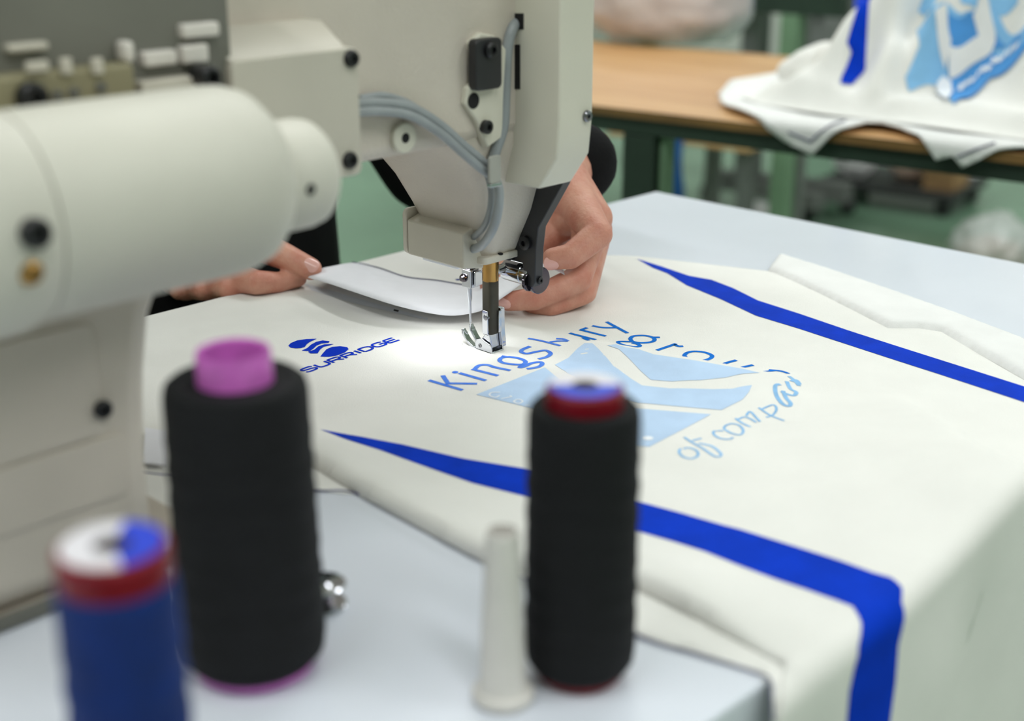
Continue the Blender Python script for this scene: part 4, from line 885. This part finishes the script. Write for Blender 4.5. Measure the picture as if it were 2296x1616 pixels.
heap = empty('heaped_jersey', bp(0.5, 0.25, 0.0), 'crumpled cream jersey heaped high with wavy blue stripe and pale blue logo', 'jersey')
HEAP_O = [(0.150, 0.10), (0.20, 0.062), (0.29, 0.045), (0.40, 0.040), (0.52, 0.020), (0.68, 0.015), (0.95, 0.02), (0.95, 0.42), (0.5, 0.45), (0.2, 0.40), (0.155, 0.25)]
def hf_heap(Q):
    a, b = Q[:, 0], Q[:, 1]
    fold = 0.016 * np.sin(a * 55 + 1.8 * np.sin(b * 22)) + 0.008 * np.sin(a * 112 + b * 26)
    fold = fold * (1 - 0.65 * ss((a - 0.36) / 0.08))
    b0 = 0.075 + 0.03 * np.sin(a * 17 + 0.6) - 0.03 * ss((a - 0.42) / 0.2)
    left = ss((a - 0.185 - 0.25 * np.maximum(b - 0.12, 0)) / 0.16)
    base = 0.018 * ss((b - b0 + 0.05 + 0.6 * fold) / 0.04) * ss((a - 0.15) / 0.05)
    d = poly_dist(Q, HEAP_O + HEAP_O[:1])[0]; k = ss(d / 0.035)
    return 0.0115 + 0.004 * k + k * (base + (0.22 + fold) * ss((b - b0 + 0.9 * fold) / 0.17) * left)
DH = Drape(BO, e1, e2, hf_heap)
T, tr = fill2d(HEAP_O, 0.0045)
obj('cloth', sheet_bm(DH.put(T), tr), 'jersey', heap, auto=120)
drape_print('blue_stripe', DH, c4([(1420, -60), (1425, 0), (1440, 50), (1412, 150), (1378, 250), (1400, 320), (1352, 420), (1345, 452), (1410, 452), (1430, 430), (1475, 370), (1480, 250), (1485, 150), (1490, 60), (1500, 0), (1500, -60)]), 'royal_blue', heap, 0.004, 0.0022)
drape_print('printed_panel', DH, c4([(1740, 170), (1790, 110), (1850, 70), (2000, 90), (2150, 120), (2330, 130), (2330, 190), (2200, 330), (2080, 440), (1930, 555), (1900, 520), (1840, 470), (1700, 480), (1680, 430), (1720, 350), (1750, 290), (1745, 220)]), 'sky_print', heap, 0.0045, 0.0020)
drape_print('printed_panel', DH, c4([(1895, 115), (2000, 125), (2060, 130), (2090, 275), (2000, 310), (1915, 345)]), 'azure_print', heap, 0.0045, 0.0036)
drape_print('printed_panel', DH, c4([(2100, 130), (2330, 140), (2330, 170), (2260, 210), (2130, 270)]), 'azure_print', heap, 0.0045, 0.0036)
drape_print('printed_panel', DH, c4([(1900, 400), (2120, 310), (2330, 200), (2330, 260), (2120, 420), (1930, 555)]), 'azure_print', heap, 0.0045, 0.0036)
ribbons('white_band', DH, [c4([(1862, 80), (1875, 200), (1898, 340)]), c4([(2055, 110), (2085, 200), (2105, 280), (2000, 320), (1900, 375)])], 'jersey_white', heap, 0.014, 0.0052)
ribbons('white_lettering', DH, [c4([(1960 + 28 * k, 492 - 20 * k), (1974 + 28 * k, 472 - 20 * k)]) for k in range(11)], 'print_white', heap, 0.006, 0.0054)
drape_print('round_badge', DH, c4([(1840, 470), (1870, 445), (1915, 455), (1925, 500), (1900, 545), (1860, 520)]), 'print_white', heap, 0.005, 0.0052)
ribbons('pale_lettering', DH, [c4([(1760, 60), (1800, 30), (1840, 20)]), c4([(1960, 20), (2010, 30), (2060, 20)]), c4([(2110, 40), (2180, 50), (2250, 40)])], 'sky_print', heap, 0.012, 0.0026)

fuse('sleeve', chain([(on_z(1768, 160, .026), .016), (on_z(1806, 147, .034), .022), (on_z(1850, 133, .040), .024), (on_z(1890, 140, .05), .022)]) + chain([(on_z(1800, 168, .024), .013), (on_z(1860, 172, .024), .016)]), 0.004, 'jersey', heap, 4)
# bags and things behind
bgc = on_z(1512, 106) + HD * 0.125; bag = empty('plastic_bag', bgc, 'hazy plastic bag of pinkish and lilac cloth lying on the wood bench', 'plastic bag')
bm = B(); blob(bm, (bgc[0], bgc[1], 0.052), 0.132, 0.132, 0.052, amp=0.22, sc=2.2, seed=3); obj('bundle', bm, 'bundle_pink', bag, auto=180)
q = bgc + RT * 0.045; bm = B(); blob(bm, (q[0], q[1], 0.120), 0.085, 0.085, 0.075, amp=0.25, sc=2.6, seed=8); obj('lilac_cloth', bm, 'lilac_cloth', bag, auto=180)
q = bgc - RT * 0.055; bm = B(); blob(bm, (q[0], q[1], 0.118), 0.080, 0.085, 0.070, amp=0.25, sc=2.6, seed=6); obj('white_cloth', bm, 'cotton_white', bag, auto=180)
bm = B(); blob(bm, (bgc[0], bgc[1], 0.110), 0.150, 0.150, 0.130, amp=0.10, sc=3.5, seed=5)
for v in bm.verts:
    d = Vector((v.co.x - bgc[0], v.co.y - bgc[1], 0)); r_ = d.length
    if r_ > 1e-4:
        k = min(0.148 / r_, 1.0 + 0.30 * min(1.0, abs(v.co.z - 0.11) / 0.11)); v.co.x = bgc[0] + d.x * k; v.co.y = bgc[1] + d.y * k
    v.co.z = max(v.co.z, 0.001)
obj('film', bm, 'film_haze', bag, auto=180)

def far_frame(p): return Matrix(((e1[0], e2[0], 0, p[0]), (e1[1], e2[1], 0, p[1]), (0, 0, 1, 0), (0, 0, 0, 1)))
pf = at(1890, 30, 3.0); MF = far_frame(pf)
fb = empty('far_workbench', (pf[0], pf[1], F0), 'dark green bench with pale green leg standing behind the wood workbench', 'workbench')
bm = B(); box(bm, -1.6, 0.0, 0.0, 0.6, 0.045, 0.07, MF); obj('top', bm, 'bench_wood', fb, bevel=0.002)
bm = B(); box(bm, -1.58, -0.005, 0.01, 0.05, -0.03, 0.045, MF); obj('apron', bm, 'bench_frame', fb, bevel=0.002)
bm = B(); box(bm, -1.58, -0.005, 0.55, 0.59, -0.03, 0.045, MF); obj('apron', bm, 'bench_frame', fb, bevel=0.002)
for a0 in (-0.80, -0.155):
    for a1, b0 in ((a0, 0.01), (-1.10 if a0 < -0.5 else -0.86, 0.55)):
        bm = B(); box(bm, a1, a1 + 0.045, b0, b0 + 0.04, F0, -0.03, MF); obj('leg', bm, 'frame_pale', fb, bevel=0.002)
pc2 = at(1835, 90, 5.6); bm = B(); Mc = far_frame(pc2); box(bm, -0.12, 0.12, 0, 0.3, F0, -0.22 + 0.30, Mc)
fcab = empty('metal_cabinet', (pc2[0], pc2[1], F0), 'grey metal cabinet behind the dark green bench', 'cabinet'); obj('body', bm, 'stand_grey', fcab, bevel=0.004)
for k in range(2):
    bm = B(); box(bm, -0.117 + k * 0.118, -0.001 + k * 0.118, -0.012, 0.0, F0 + 0.05, 0.06, Mc); d_ = obj('door', bm, 'stand_grey', fcab, bevel=0.002)
    bm = B(); box(bm, -0.014 + k * 0.02, -0.008 + k * 0.02, -0.024, -0.012, -0.3, -0.2, Mc); obj('handle', bm, 'castor_dark', d_, bevel=0.001)

# low side table with white cloth and a blue strip hanging from it
pl = at(1520, 322, 3.25); ML = far_frame(pl); zt = float(pl[2])
lt = empty('low_table', (pl[0], pl[1], F0), 'low wooden table under the wood bench seen far behind', 'table')
bm = B(); box(bm, -0.20, 0.19, 0.0, 0.40, zt, zt + 0.022, ML); obj('top', bm, 'bench_wood', lt, bevel=0.002)
for a0 in (-0.11, 0.13):
    for b0 in (0.06, 0.34):
        bm = B(); box(bm, a0, a0 + 0.035, b0, b0 + 0.035, F0, zt, ML); obj('leg', bm, 'stand_grey', lt, bevel=0.002)
bm = B(); c_ = ML @ Vector((-0.01, 0.20, 0)); blob(bm, (c_.x, c_.y, zt + 0.022 + 0.042), 0.12, 0.10, 0.030, amp=0.25, sc=3, seed=2)
tag(obj('cloth_bundle', bm, 'cotton_white', None, auto=180), 'white cloth bundle lying on the low wooden table', 'cloth')
bm = B(); Pq = [ML @ Vector((a, -0.012 - 0.006 * math.sin(i * 1.3), z)) for i, (a, z) in enumerate([(0.0, zt + 0.02), (0.0, zt - 0.05), (0.005, zt - 0.11), (0.0, zt - 0.19)])]
rings = []
for i, q in enumerate(smooth_path(Pq, 5)):
    w = 0.020 + 0.0006 * i; d = Vector((e1[0], e1[1], 0)); n_ = Vector((e2[0], e2[1], 0)) * 0.002
    rings.append([q - d * w - n_, q + d * w - n_, q + d * w + n_, q - d * w + n_])
loft(bm, rings); tag(obj('cloth_strip', bm, 'hanging_blue', None), 'blue cloth strip hanging from the low wooden table', 'cloth')

# grey castor stand on the floor
st = on_z(1690, 425, -0.70); stand = empty('machine_stand', (st[0], st[1], F0), 'grey steel machine stand with castors on the green floor', 'stand')
def beam(p, q, w, hgt, name, m, par):
    p = V3(p); q = V3(q); d = (q - p).normalized(); s = d.cross(Vector((0, 0, 1))).normalized(); u = Vector((0, 0, 1)) if abs(d.z) < .9 else Vector((0, 1, 0))
    if abs(d.z) > .9: s = Vector((1, 0, 0))
    bm = B(); loft(bm, [[c + s * a * w / 2 + u * b * hgt / 2 for a, b in ((-1, -1), (1, -1), (1, 1), (-1, 1))] for c in (p, q)]); return obj(name, bm, m, par, bevel=0.003)
f1, f2 = on_z(1585, 398, -0.68), on_z(1905, 432, -0.68)
beam(f1, f2, 0.07, 0.06, 'foot_bar', 'stand_grey', stand)
g1, g2 = on_z(1660, 412, -0.68), on_z(1835, 452, -0.68)
beam(g1, g2, 0.07, 0.05, 'foot_bar', 'stand_grey', stand)
pp = on_z(1676, 404, -0.66); beam(pp, (pp[0], pp[1], 0.0), 0.075, 0.06, 'post', 'stand_grey', stand)
pp = on_z(1760, 395, -0.66); beam(pp, (pp[0], pp[1], 0.0), 0.14, 0.02, 'post_plate', 'stand_grey', stand)
bm = B(); box(bm, pp[0] - 0.35, pp[0] + 0.35, pp[1] - 0.5, pp[1] + 0.5, 0.0, 0.03); obj('top', bm, 'laminate', stand, bevel=0.003)
for px, py in ((1585, 432), (1812, 474), (1900, 458)):
    c_ = on_z(px, py, F0 + 0.03); bm = B(); cyl(bm, (c_[0] - 0.014, c_[1] + .014, F0 + 0.03), (c_[0] + 0.014, c_[1] - .014, F0 + 0.03), 0.03, ch=0.004); w_ = obj('castor', bm, 'castor_dark', stand)
    bm = B(); cyl(bm, (c_[0], c_[1], F0 + 0.055), (c_[0], c_[1], F0 + 0.085), 0.012); obj('stem', bm, 'castor_dark', w_)

def floor_thing(name, px, py, build, label, cat):
    c_ = on_z(px, py, F0); bm = B(); m = build(bm, c_); return tag(obj(name, bm, m, None, auto=180), label, cat)
def crump(rx, ry, rz, amp, seed, m):
    def f(bm, c):
        blob(bm, (c[0], c[1], F0 + rz * 0.8), rx, ry, rz, amp=amp, sc=3.2, seed=seed)
        for v in bm.verts: v.co.z = max(v.co.z, F0 + 0.001)
        return m
    return f
floor_thing('crumpled_paper', 1700, 500, crump(.055, .055, .035, .4, 4, 'cotton_white'), 'crumpled white paper on the floor before the grey stand', 'paper')
floor_thing('crumpled_film', 2150, 428, crump(.05, .05, .05, .4, 9, 'cotton_white'), 'small crumpled white film ball on the green floor', 'plastic')
tr_ = on_z(2020, 478, F0); Mt = far_frame(tr_)
tray = empty('floor_trolley', (tr_[0], tr_[1], F0), 'low dark trolley carrying bundles on the green floor', 'trolley')
bm = B(); box(bm, -0.30, 0.16, 0.0, 0.35, F0 + 0.05, F0 + 0.075, Mt); obj('deck', bm, 'castor_dark', tray, bevel=0.003)
for a0 in (-0.26, 0.12):
    for b0 in (0.04, 0.31):
        c_ = Mt @ Vector((a0, b0, 0)); bm = B(); cyl(bm, (c_.x - .01, c_.y, F0 + 0.025), (c_.x + .01, c_.y, F0 + 0.025), 0.025, ch=0.003); obj('wheel', bm, 'castor_dark', tray)
zz = F0 + 0.075
for (a0, b0, rx, rz_, m, lab, sd) in ((-0.22, 0.12, .065, .055, 'cotton_white', 'white cloth bundle at the left end of the floor trolley', 1), (-0.05, 0.18, .065, .06, 'bundle_pink', 'pinkish cloth bundle in the middle of the floor trolley', 6)):
    c_ = Mt @ Vector((a0, b0, 0)); bm = B(); blob(bm, (c_.x, c_.y, zz + rz_ * 0.9), rx, rx, rz_, amp=.25, sc=3, seed=sd)
    for v in bm.verts: v.co.z = max(v.co.z, zz + 0.001)
    tag(obj('cloth_bundle', bm, m, None, auto=180), lab, 'cloth')
bm = B(); box(bm, 0.04, 0.14, 0.06, 0.20, zz, zz + 0.12, Mt); cb = empty('carton', Mt @ Vector((0.09, 0.13, zz)), 'small brown carton on the right end of the floor trolley', 'box'); obj('body', bm, 'carton', cb, bevel=0.002)
for k in range(2):
    bm = B(); box(bm, 0.04 + k * 0.051, 0.089 + k * 0.051, 0.06, 0.20, zz + 0.12, zz + 0.123, Mt); obj('flap', bm, 'carton', cb)
pg = on_z(2215, 612, F0); bg2 = empty('clear_bag', (pg[0], pg[1], F0), 'clear plastic bag of offcuts standing on the floor beyond the sewing table', 'plastic bag')
bm = B(); blob(bm, (pg[0], pg[1], F0 + 0.045), .10, .085, .05, amp=.35, sc=3.4, seed=11); obj('offcuts', bm, 'bundle_pink', bg2, auto=180)
bm = B(); blob(bm, (pg[0], pg[1], F0 + 0.080), .125, .105, .085, amp=.22, sc=4.0, seed=12)
for v in bm.verts:
    k = max(0, (v.co.z - F0 - 0.10) / 0.08); v.co.x += (pg[0] - v.co.x) * 0.25 * k; v.co.y += (pg[1] - v.co.y) * 0.25 * k; v.co.z = max(v.co.z, F0 + 0.001)
obj('film', bm, 'film_clear', bg2, auto=180)
